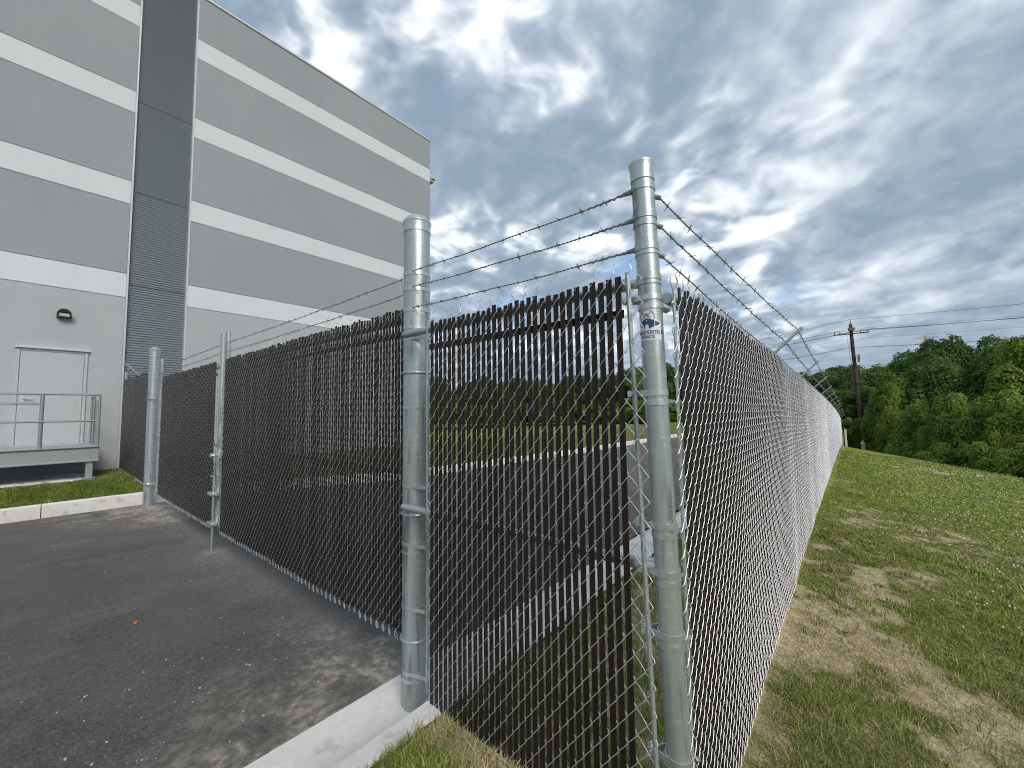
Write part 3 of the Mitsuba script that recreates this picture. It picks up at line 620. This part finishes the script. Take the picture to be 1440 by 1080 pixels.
put('wire_clip', MB().tube([prev[0] + (-.02, 0, .012), prev[0] + (.004, .01, .0)], .009, 6).tube([prev[1] + (-.02, 0, .012), prev[1] + (.004, .01, 0)], .009, 6).tube([prev[2] + (-.02, 0, .012), prev[2] + (.004, .01, 0)], .009, 6), 'barb_metal_backlit', lf)
for k, y in enumerate(ypost):
    zt = float(fence_top(y)); b = np.array([XF - .035, y, zt - .01])
    put('line_post', MB().tube([(XF - .040, y, zt - RH - .5), (XF - .040, y, zt + .0)], .029, 14), 'galvanised', lf, smooth=35)
    d = ARM / np.linalg.norm(ARM); o = np.array([-d[2], 0, d[0]]); m = MB()
    for q0, q1, w in ((0, 1.05, .017),):
        p, q = b + ARM * q0, b + ARM * q1; sx = np.array([0, .019, 0]); oz = o * .006
        P = [p - sx - oz, p + sx - oz, p + sx + oz, p - sx + oz, q - sx - oz, q + sx - oz, q + sx + oz, q - sx + oz]
        m.add(P, [[0, 1, 2, 3], [4, 7, 6, 5], [0, 4, 5, 1], [1, 5, 6, 2], [2, 6, 7, 3], [3, 7, 4, 0]])
        for s in (-1, 1):
            e = sx * s; oo = o * .012
            P = [p + e - oo - sx * .1, p + e - oo + sx * .1, p + e + oz + sx * .1, p + e + oz - sx * .1, q + e - oo - sx * .1, q + e - oo + sx * .1, q + e + oz + sx * .1, q + e + oz - sx * .1]
            m.add(P, [[0, 1, 2, 3], [4, 7, 6, 5], [0, 4, 5, 1], [1, 5, 6, 2], [2, 6, 7, 3], [3, 7, 4, 0]])
    m.tube([(XF - .040, y, zt - .02), (XF - .040, y, zt + .035)], .032, 12)
    put('barb_arm', m, 'galvanised_band', lf)
    cur = [b + ARM * t + o * .008 for t in (.94, .52, .10)]
    for q in range(3):
        put('barbed_wire', barbed(prev[q], cur[q], .012, hi=(k < 2), step=.115 if k < 4 else .2, seed=40 + 3 * k + q), 'barb_metal_backlit', lf)
    prev = cur
ty = np.linspace(YS, YE, 60)
put('top_rail', MB().tube(np.column_stack([np.full(60, XF - .032), ty, fence_top(ty) - .055]), .021, 8), 'galvanised', lf, smooth=40)
put('tension_bar', MB().box((XF - .004, YS - .022, -1.6), (XF + .004, YS - .006, .45), .001), 'galvanised', lf)

# ---------------------------------------------------------------- grass
def blades(x, y, z, h, w, col, lean_amt=.55):
    n = len(x); a = rng.random(n) * 2 * math.pi; b = rng.random(n) * 2 * math.pi
    side = np.column_stack([np.cos(a), np.sin(a), np.zeros(n)]) * w[:, None] / 2
    ln = lean_amt * h * (rng.random(n) * 1.3); dl = np.column_stack([np.cos(b) * ln, np.sin(b) * ln, np.zeros(n)])
    base = np.column_stack([x, y, z - .004]); up = np.column_stack([np.zeros(n), np.zeros(n), h])
    mid = base + up * .55 + dl * .35; tip = base + up + dl
    V = np.stack([base - side, base + side, mid - side * .8, mid + side * .8, tip], 1).reshape(-1, 3)
    F = (np.array([[0, 1, 3], [0, 3, 2], [2, 3, 4]])[None] + 5 * np.arange(n)[:, None, None]).reshape(-1, 3)
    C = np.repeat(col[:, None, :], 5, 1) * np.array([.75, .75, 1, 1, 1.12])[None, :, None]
    return V, F, C.reshape(-1, 3)
def grass_cols(n, dry):
    t = rng.random((n, 1)); g = np.array([[.100, .140, .024]]) * (1 - t) + np.array([[.30, .385, .078]]) * t
    s = rng.random((n, 1)); st_ = np.array([[.33, .275, .145]]) * (1 - s) + np.array([[.62, .53, .33]]) * s
    return np.where(rng.random((n, 1)) < np.asarray(dry).reshape(-1, 1), st_, g)
G = []
# open lawn, denser near the eye
N = 500000
d = np.exp(rng.uniform(math.log(1.6), math.log(26), N)); az = rng.uniform(math.radians(-16), math.radians(34), N)
x, y = d * np.sin(az), d * np.cos(az)
w_ = worn(np_noise, np_sm, x, y)
edge = np.exp(-np.maximum(x - XF, 0) / .10)
keep = (x > XF + .015) & (rng.random(N) < np.clip((1 - .42 * w_) * np.clip((d / 1.6) ** .0 * (.20 + .8 * np.clip(1.9 / d, .28, 1)), 0, 1) + .12 * edge, 0, 1)) & (y + 2.1 * (x - XF) < 36)
x, y, d, w_ = x[keep], y[keep], d[keep], w_[keep]; n = len(x)
tuft = np_noise(x * 3.1, y * 3.1); tuft2 = np_noise(x * .9 + 40, y * .9)
h = (.018 + .040 * rng.random(n) * (.35 + 1.1 * tuft ** 2)) * (1 - .4 * w_) * (.8 + .5 * tuft2) * (1 + .2 * (d > 6))
wd = .0022 * (1 + .7 * rng.random(n)) * np.maximum(1, d / 2.6)
dry = np.clip(.16 + .78 * w_ + .4 * (np_noise(x * 1.2 + 9, y * 1.2) - .5) - .13 * np_sm(4, 7, y), .02, .97)
G.append(blades(x, y, ground_z(x, y) + .035 * (meshkit.fbm(np.stack([x * 1.6, y * 1.6, x * 0], -1), 4, 3) - .5), h, wd, grass_cols(n, dry) * (.75 + .5 * tuft2[:, None]), 1.25))
# ragged tufts standing out of the thin turf
nt = 620; tx = rng.uniform(-.42, 4.0, nt); ty_ = rng.uniform(1.7, 7.0, nt); ts = rng.random(nt); tb = 34
x = (tx[:, None] + rng.normal(size=(nt, tb)) * (.018 + .035 * ts[:, None])).ravel(); y = (ty_[:, None] + rng.normal(size=(nt, tb)) * (.018 + .035 * ts[:, None])).ravel()
k = x > XF + .02; x, y = x[k], y[k]; hh = np.repeat(.035 + .05 * ts, tb)[k] * rng.uniform(.5, 1.15, len(x)); dd_ = np.hypot(x, y)
G.append(blades(x, y, ground_z(x, y) + .035 * (meshkit.fbm(np.stack([x * 1.6, y * 1.6, x * 0], -1), 4, 3) - .5), hh, .0030 * np.maximum(1, dd_ / 2.6) * rng.uniform(.7, 1.3, len(x)), grass_cols(len(x), np.repeat(np.where(rng.random(nt) < .3, .7, .08), tb)[k]) * np.repeat(.7 + .6 * rng.random(nt), tb)[k][:, None], 1.0))
# near verge in front of the short panel, and inside it
def patch(x0, x1, y0, y1, n, hmin, hmax, wid, zfn, dry, leanv=.8, thin=None):
    x, y = rng.uniform(x0, x1, n), rng.uniform(y0, y1, n)
    if thin: k = rng.random(n) < thin(x, y); x, y = x[k], y[k]; n = len(x)
    t = np_noise(x * 6, y * 6)
    return blades(x, y, zfn(x, y), hmin + (hmax - hmin) * rng.random(n) * (.3 + t), wid * (.7 + .7 * rng.random(n)), grass_cols(n, np.full(n, dry) if np.isscalar(dry) else dry(x, y)) * (.7 + .6 * t[:, None]), leanv)
gz = lambda x, y: ground_z(x, y) + .035 * (meshkit.fbm(np.stack([x * 1.6, y * 1.6, x * 0], -1), 4, 3) - .5)
G.append(patch(-1.69, -.45, .35, 1.43, 26000, .025, .085, .0042, gz, lambda x, y: np.clip(.07 + .75 * np_sm(1.20, 1.42, y) * (x < -1.0), 0, 1), 1.1, lambda x, y: 1 - .88 * np_sm(1.22, 1.42, y + .08 * np_noise(x * 5, y * 5)) * np_sm(-.9, -1.25, x)))
G.append(patch(-1.66, -.95, 1.24, 1.43, 3400, .012, .05, .0034, gz, .86, 1.6))
G.append(patch(-.45, .9, .35, 1.6, 9000, .02, .07, .0030, gz, .3))
G.append(patch(-1.67, -.52, 1.47, 9.0, 26000, .03, .10, .0042, gz, .22))
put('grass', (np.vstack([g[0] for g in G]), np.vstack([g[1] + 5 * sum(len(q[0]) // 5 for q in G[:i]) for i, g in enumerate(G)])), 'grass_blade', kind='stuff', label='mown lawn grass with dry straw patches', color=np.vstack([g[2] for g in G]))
gs = patch(-12.24, -10.79, -3.0, 1.58, 28000, .03, .085, .010, lambda x, y: strip_z(x, y), .12)
gs2 = patch(-14.0, -12.24, 1.09, 1.58, 3500, .04, .10, .011, lambda x, y: strip_z(x, y), .3)
put('strip_grass', (np.vstack([gs[0], gs2[0]]), np.vstack([gs[1], gs2[1] + len(gs[0])])), 'grass_blade', kind='stuff', label='uncut grass on the strip by the warehouse', color=np.vstack([gs[2], gs2[2]]) * np.array([.62, .70, .55]))
# white clover heads
N = 3600; d = np.exp(rng.uniform(math.log(4.8), math.log(22), N)); az = rng.uniform(math.radians(-1.5), math.radians(24), N); x, y = d * np.sin(az), d * np.cos(az)
k = (x > XF + .3) & (np_noise(x * .9 + 60, y * .6 + 3) * .6 + .5 * rng.random(N) + .40 * np_sm(.0, 1.6, x) - .3 * worn(np_noise, np_sm, x, y) > .72) & (y + 2.1 * (x - XF) < 35); x, y, d = x[k], y[k], d[k]
ico = trimesh.creation.icosahedron(); r = (.0055 + .004 * rng.random(len(x))) * np.maximum(1, d / 16)
V = ico.vertices[None] * r[:, None, None] + np.column_stack([x, y, gz(x, y) + .045])[:, None]
put('clover_flowers', (V.reshape(-1, 3), (ico.faces[None] + 12 * np.arange(len(x))[:, None, None]).reshape(-1, 3)), 'clover_white', kind='stuff', label='white clover heads dotted over the lawn')

# bits on the asphalt
N = 110; x, y = rng.uniform(-9, -2.5, N), rng.uniform(-.6, 1.4, N); x[:60] = rng.uniform(-3.8, -2.45, 60); y[:60] = rng.uniform(.2, 1.5, 60)
V = (ico.vertices[None] * (rng.uniform(.002, .008, (N, 1, 1)) * rng.uniform(.5, 1.3, (N, 12, 1))) * [1.3, 1, .6]) + np.column_stack([x, y, asph_z(x, y) + .003])[:, None]
put('gravel', (V.reshape(-1, 3), (ico.faces[None] + 12 * np.arange(N)[:, None, None]).reshape(-1, 3)), 'stone', kind='stuff', label='scattered pale stone chips on the asphalt')
lx, ly2 = -4.613, 0.670
q = np.array([[-.03, 0, .004], [-.012, .014, .012], [.012, .013, .016], [.034, .002, .008], [.012, -.013, .010], [-.012, -.012, .006]]) + [lx, ly2, -1.705]
put('orange_leaf', (q, [[0, 1, 5], [1, 2, 5], [2, 4, 5], [2, 3, 4]]), 'orange_dry_leaf'); tag('orange_leaf', 'small curled orange leaf lying on the dark asphalt', 'leaf')

# ---------------------------------------------------------------- trees
def crown(seed, blobs, leaves, size, tint, R=1.0, H=1.0, low=.15):
    """unit crown: radius 1 in x and y, z from 0 to 1; leaf quads on and inside a cloud of lobes"""
    r = np.random.default_rng(seed); C, S = [], []
    for b in range(blobs):
        t = r.random(); z = low + (1 - low - .14) * t; rad = (.42 + .50 * math.sin(math.pi * min(1, .18 + .80 * t) )) * .72
        a = r.random() * 2 * math.pi; q = rad * math.sqrt(r.random()) * 1.08; s = r.uniform(.14, .30)
        C.append([q * math.cos(a), q * math.sin(a), z]); S.append(s)
    C, S = np.array(C), np.array(S)
    p = S ** 2 / (S ** 2).sum(); b = r.choice(blobs, leaves, p=p)
    u = r.normal(size=(leaves, 3)); u /= np.linalg.norm(u, axis=1, keepdims=True); u[:, 2] = np.where(u[:, 2] < -.45, -u[:, 2], u[:, 2])
    lump = meshkit.fbm(C[b] * 3 + u * 2.2 + seed, 3, seed)
    rr = S[b] * (.55 + .75 * lump) * r.uniform(.70, 1.06, leaves) ** .6
    P = C[b] + u * rr[:, None] * [1, 1, .62]
    P = P[:]; nrm = u + .8 * r.normal(size=(leaves, 3)) + [0, 0, .5]; nrm /= np.linalg.norm(nrm, axis=1, keepdims=True)
    t1 = np.cross(nrm, r.normal(size=(leaves, 3))); t1 /= np.linalg.norm(t1, axis=1, keepdims=True); t2 = np.cross(nrm, t1); flat = np.array([1, 1, .42]); t1, t2, nrm = t1 * flat, t2 * flat, nrm * flat
    sz = size * r.uniform(.6, 1.4, (leaves, 1)); asp = np.array([1, 1, .66])
    V = np.stack([P - t1 * sz, P + t2 * sz * .55 + nrm * sz * .15, P + t1 * sz, P - t2 * sz * .55 + nrm * sz * .15], 1).reshape(-1, 3)
    V[:, 2] = np.maximum(V[:, 2], 0)
    F = (np.array([[0, 1, 2], [0, 2, 3]])[None] + 4 * np.arange(leaves)[:, None, None]).reshape(-1, 3)
    t = np.clip(.36 * r.random((leaves, 1)) + .62 * (r.random(blobs) ** 1.5)[b][:, None], 0, 1)
    col = np.array(tint[0]) * (1 - t) + np.array(tint[1]) * t
    return (V, F), np.repeat(col[:, None], 4, 1).reshape(-1, 3)
def trunk(seed, h=1.0, rad=.03):
    r = np.random.default_rng(seed); m = MB(); z = np.linspace(0, .8, 7); cx = np.cumsum(r.normal(size=7) * .012); cy = np.cumsum(r.normal(size=7) * .012)
    m.tube(np.column_stack([cx, cy, z]), rad * (1 - .85 * z), 7)
    for k in range(9):
        i0 = r.integers(2, 6); a = r.random() * 6.28; L = r.uniform(.12, .26); p = np.array([cx[i0], cy[i0], z[i0]])
        e = p + np.array([math.cos(a) * L, math.sin(a) * L, L * .75]); m.tube([p, (p + e) / 2 + [0, 0, .03], e], [rad * .4, rad * .28, rad * .08], 5)
    return m
DK, MD, LT, YG = ((.066, .130, .042), (.245, .37, .115)), ((.10, .19, .040), (.35, .48, .11)), ((.120, .205, .036), (.34, .43, .105)), ((.21, .28, .045), (.46, .52, .12))
KIND = {}
for k, (nm, seed, bl, lv, sz, tint, low) in enumerate((('dark', 3, 62, 42000, .027, DK, .20), ('broad', 5, 56, 42000, .028, MD, .22), ('tall', 8, 70, 42000, .027, DK, .18), ('light', 11, 56, 40000, .028, LT, .10), ('scrub', 14, 66, 38000, .030, MD, .02), ('bright', 17, 40, 26000, .034, YG, .02), ('scrub_light', 19, 66, 38000, .030, LT, .02))):
    (cm, cc) = crown(seed, bl, lv, sz, tint, low=low)
    scene['crown_shape_' + nm] = {'type': 'shapegroup', 'crown': mikit.ply(cm, 'leaf', color=cc)}
    scene['trunk_shape_' + nm] = {'type': 'shapegroup', 'trunk': mikit.ply(trunk(seed).mesh(), 'bark', smooth=50)}
    KIND[nm] = nm
def tree(name, kind, az, dist, top, width, label, cat='tree', group=None, base=None, thick=1.0):
    """azimuth (deg, 0 = along the long fence), distance, height of its top above the eye, crown width"""
    a = math.radians(az); x, y = dist * math.sin(a), dist * math.cos(a); z = float(ground_z(x, y)) - .1 if base is None else base
    h = top - z; k = thing(name, label, cat, group); rot = float(rng.random() * 360)
    zl = .10 * h if cat == 'tree' else 0
    scene[k + '__trunk'] = {'type': 'instance', 'sg': {'type': 'ref', 'id': 'trunk_shape_' + kind}, 'to_world': T().translate([x, y, z]).rotate([0, 0, 1], rot).scale([h * .9 * thick, h * .9 * thick, h])}
    scene[k + '__crown'] = {'type': 'instance', 'sg': {'type': 'ref', 'id': 'crown_shape_' + kind}, 'to_world': T().translate([x, y, z + zl]).rotate([0, 0, 1], rot).scale([width / 2, width / 2, (h - zl) / .98])}
R_ = [('dark', -3.2, 62, 4.2, 9), ('tall', -.6, 66, 5.0, 8), ('dark', 1.4, 60, 4.3, 8), ('broad', 3.3, 66, 5.9, 9), ('dark', 5.2, 62, 5.6, 9), ('tall', 7.4, 60, 6.6, 9), ('broad', 9.2, 64, 6.5, 10), ('dark', 11.2, 60, 6.0, 9), ('tall', 14, 58, 6.2, 10), ('dark', 17, 60, 6.0, 10), ('broad', 20.5, 58, 6.0, 11), ('tall', 24, 56, 6.0, 11)]
ORD = 'first second third fourth fifth sixth seventh eighth ninth tenth eleventh twelfth thirteenth fourteenth fifteenth sixteenth'.split()
LOOK = {'dark': 'dark green', 'tall': 'deep green', 'broad': 'mid green', 'scrub': 'dense green', 'scrub_light': 'light green', 'bright': 'yellow-green', 'light': 'light green'}
def row(rows, name, text, cat, group):
    for n_, (kd, az, ds, tp, w) in enumerate(sorted(rows, key=lambda q: q[1])):
        tree(name, kd, az, ds, tp, w, text % (LOOK[kd], ORD[n_]), cat, group)
row(R_, 'woodland_tree', 'tall %s tree, %s from the left in the back row of the woodland', 'tree', 'woodland trees behind the lawn')
M_ = [('broad', 4.6, 50, 3.4, 7), ('dark', 7.0, 50, 3.6, 8), ('dark', 2.2, 52, 1.8, 6), ('tall', 9.6, 49, 3.6, 8), ('dark', 13.5, 46, 3.6, 8), ('dark', -1.4, 52, 1.6, 6), ('tall', .4, 56, 2.5, 6), ('broad', 17, 46, 3.8, 8), ('dark', 20.5, 45, 3.5, 9)]
row(M_, 'woodland_edge_tree', 'shorter %s tree, %s from the left in front of the tall woodland', 'tree', 'lower trees of the woodland edge')
tree('light_tree', 'light', 12.0, 42, 4.4, 6.5, 'tall light green tree standing at the right edge of the woodland')
tree('bright_bush', 'bright', 4.3, 45, .1, 5.0, 'yellow-green leafy sapling right of the power pole, brighter than its neighbours', 'bush')
tree('bright_bush', 'light', 2.9, 46, 1.9, 4.2, 'light green young tree close to the right side of the power pole', 'bush')
S_ = [('scrub', 1.2, 47, -.9, 3.6), ('scrub_light', 3.0, 44, -1.6, 2.8), ('scrub', 5.3, 42, .2, 4.6), ('scrub_light', 6.9, 40, -.5, 3.4), ('scrub', 8.0, 39, .9, 5.0), ('scrub_light', 9.6, 38, .3, 4.6), ('scrub', 11.3, 36, .9, 5.2), ('scrub_light', 13.4, 35, .4, 5), ('scrub', 6.5, 36, -2.2, 3.6), ('bright', 10.6, 34, -.9, 2.6), ('scrub', 9.4, 33, -1.9, 3.8), ('scrub', 12.4, 31, -1.7, 4.4), ('scrub_light', 16.5, 33, 0, 6), ('scrub', 20, 32, 0, 7), ('scrub', -.4, 50, -.9, 4), ('scrub', -1.6, 47, -1, 4)]
row(S_, 'wild_shrub', '%s wild shrub, %s from the left along the foot of the woodland', 'bush', 'wild shrubs below the lawn')
for i_ in range(20):
    az = -57 + i_ * 2.25; ds = 66 + 8 * rng.random(); el = np.interp(az, [-57, -51, -41, -31, -25, -21, -14], [3.6, 3.8, 4.2, 4.5, 5.2, 6.4, 5.0]) + rng.normal() * .35
    tree('yard_tree', ('dark', 'broad', 'tall')[i_ % 3], az, ds, ds * math.tan(math.radians(el)), 8, 'dark green tree far behind the yard, seen through the fence slats', group='trees seen through the fence slats', base=-1.8)
for i_ in range(16):
    az = -57 + i_ * 2.8; ds = 58 + 5 * rng.random()
    tree('yard_bush', 'scrub', az, ds, .5 + rng.random() * 1.5, 7, 'low dark bush far behind the yard, seen through the fence slats', 'bush', group='bushes seen through the fence slats', base=-1.75)

# ---------------------------------------------------------------- power pole, wires, pylon, markers
up_ = thing('power_pole', 'leaning brown wooden power pole with one crossarm beside the far end of the fence', 'utility pole')
foot, head = np.array([.86, 50, -6.5]), np.array([.46, 50, 7.85])
pl = lambda z: foot + (head - foot) * (z - foot[2]) / (head[2] - foot[2])
put('pole', MB().tube([pl(z) for z in np.linspace(-6.5, 7.85, 8)], np.linspace(.22, .13, 8), 12), 'pole_wood', up_, smooth=40)
put('crossarm', MB().box((-.85, 49.79, 6.88), (1.75, 49.89, 6.97), .01), 'pole_wood', up_)
for x in (-.75, -.35, 1.15, 1.62): put('insulator', MB().tube([(x, 49.84, 6.98), (x, 49.84, 7.2)], [.05, .03], 8), 'insulator', up_)
put('insulator', MB().tube([head + (0, -.1, -.1), head + (0, -.1, .45)], [.06, .03], 8), 'insulator', up_)
put('transformer_bracket', MB().box((.25, 49.7, 7.2), (.75, 49.95, 7.5), .02), 'insulator', up_)
put('fuse_box', MB().box((.80, 49.7, 4.2), (.98, 49.95, 4.9), .02), 'insulator', up_)
def wire_run(a, b, sag, r): 
    s = np.linspace(0, 1, 25); c = np.asarray(a, float) + s[:, None] * (np.asarray(b, float) - np.asarray(a, float)); c[:, 2] -= sag * 4 * s * (1 - s); return MB().tube(c, r, 5)
for (x, z), r in (((.46, 8.3), .014), ((-.75, 7.2), .014), ((1.62, 7.2), .016), ((1.15, 7.2), .016)):
    p = (x, 49.84, z); put('power_line', wire_run(p, (46, 52 + x, z + .9), .7, r), 'cable_black', up_); put('power_line', wire_run(p, (-46, 82 + x, z + 1.8), .9, r), 'cable_black', up_)
for z, z2, z3, r in ((5.6, 5.4, 4.6, .022), (3.9, 3.6, 3.6, .016), (2.2, 2.7, 2.2, .024), (1.0, 1.7, 1.0, .016)):
    p = pl(z) + (0, -.2, 0); put('telephone_line', wire_run(p, (46, 52, z2 + .6), .7, r), 'cable_black', up_); put('telephone_line', wire_run(p, (-46, 82, z3 + 1.4), .8, r), 'cable_black', up_)
for z, z2, z3 in ((7.45, 7.0, 7.4), (6.5, 6.2, 6.3), (3.1, 3.1, 3.0)):
    p = pl(z) + (0, .3, 0); put('telephone_line', wire_run(p, (46, 53, z2 + .6), .5, .011), 'cable_grey', up_); put('telephone_line', wire_run(p, (-46, 83, z3 + 1.5), .6, .011), 'cable_grey', up_)
for dx in (-.35, -.18): put('guy_wire', MB().tube([pl(7.0) + (dx, -.1, 0), pl(1.5) + (dx * .4, -.2, 0)], .012, 4), 'cable_black', up_)
py_ = thing('pylon', 'far reddish steel lattice pylon rising above the woodland', 'pylon')
pc = np.array([32.3, 300.0]); m = MB(); am = MB()
for sx_ in (-1, 1):
    for sy_ in (-1, 1):
        m.tube([(pc[0] + sx_ * 3.4, pc[1] + sy_ * 3.4, -8), (pc[0] + sx_ * .8, pc[1] + sy_ * .8, 22), (pc[0] + sx_ * .35, pc[1] + sy_ * .35, 37)], .12, 4)
zz = np.linspace(-6, 36, 15)
for a_, b_ in zip(zz[:-1], zz[1:]):
    w0, w1 = np.interp([a_, b_], [-8, 22, 37], [3.4, .8, .35])
    for s_ in (-1, 1):
        for q_ in (-1, 1): m.tube([(pc[0] + s_ * w0, pc[1] + q_ * w0, a_), (pc[0] - s_ * w1, pc[1] + q_ * w1, b_)], .09, 4); m.tube([(pc[0] + q_ * w0, pc[1] + s_ * w0, a_), (pc[0] + q_ * w1, pc[1] - s_ * w1, b_)], .09, 4)
for z_, L_ in ((29.5, 5.5), (32.5, 4.4), (35.5, 5.0)): am.tube([(pc[0] - L_, pc[1], z_), (pc[0], pc[1], z_ + .9), (pc[0] + L_, pc[1], z_)], .10, 4); am.tube([(pc[0] - L_, pc[1], z_), (pc[0] + L_, pc[1], z_)], .08, 4)
put('lattice', m, 'pylon_steel_hazed', py_); put('arms', am, 'pylon_steel_hazed', py_)
mk = np.array([-.32, 36.5]); put('marker_post', MB().box((mk[0] - .06, mk[1] - .05, -3.2), (mk[0] + .06, mk[1] + .05, -1.55), .012), 'white_plastic'); tag('marker_post', 'small white marker post at the far end of the long fence', 'post')
wc = np.array([.72, 46.0]); put('utility_pedestal', MB().box((wc[0] - .14, wc[1] - .12, -6), (wc[0] + .14, wc[1] + .12, -3.15), .02).add(*MB().tube([(wc[0], wc[1], -3.15), (wc[0], wc[1], -2.85)], [.24, .03], 4).mesh()), 'white_plastic'); tag('utility_pedestal', 'small white pointed object at the foot of the power pole', 'utility box')
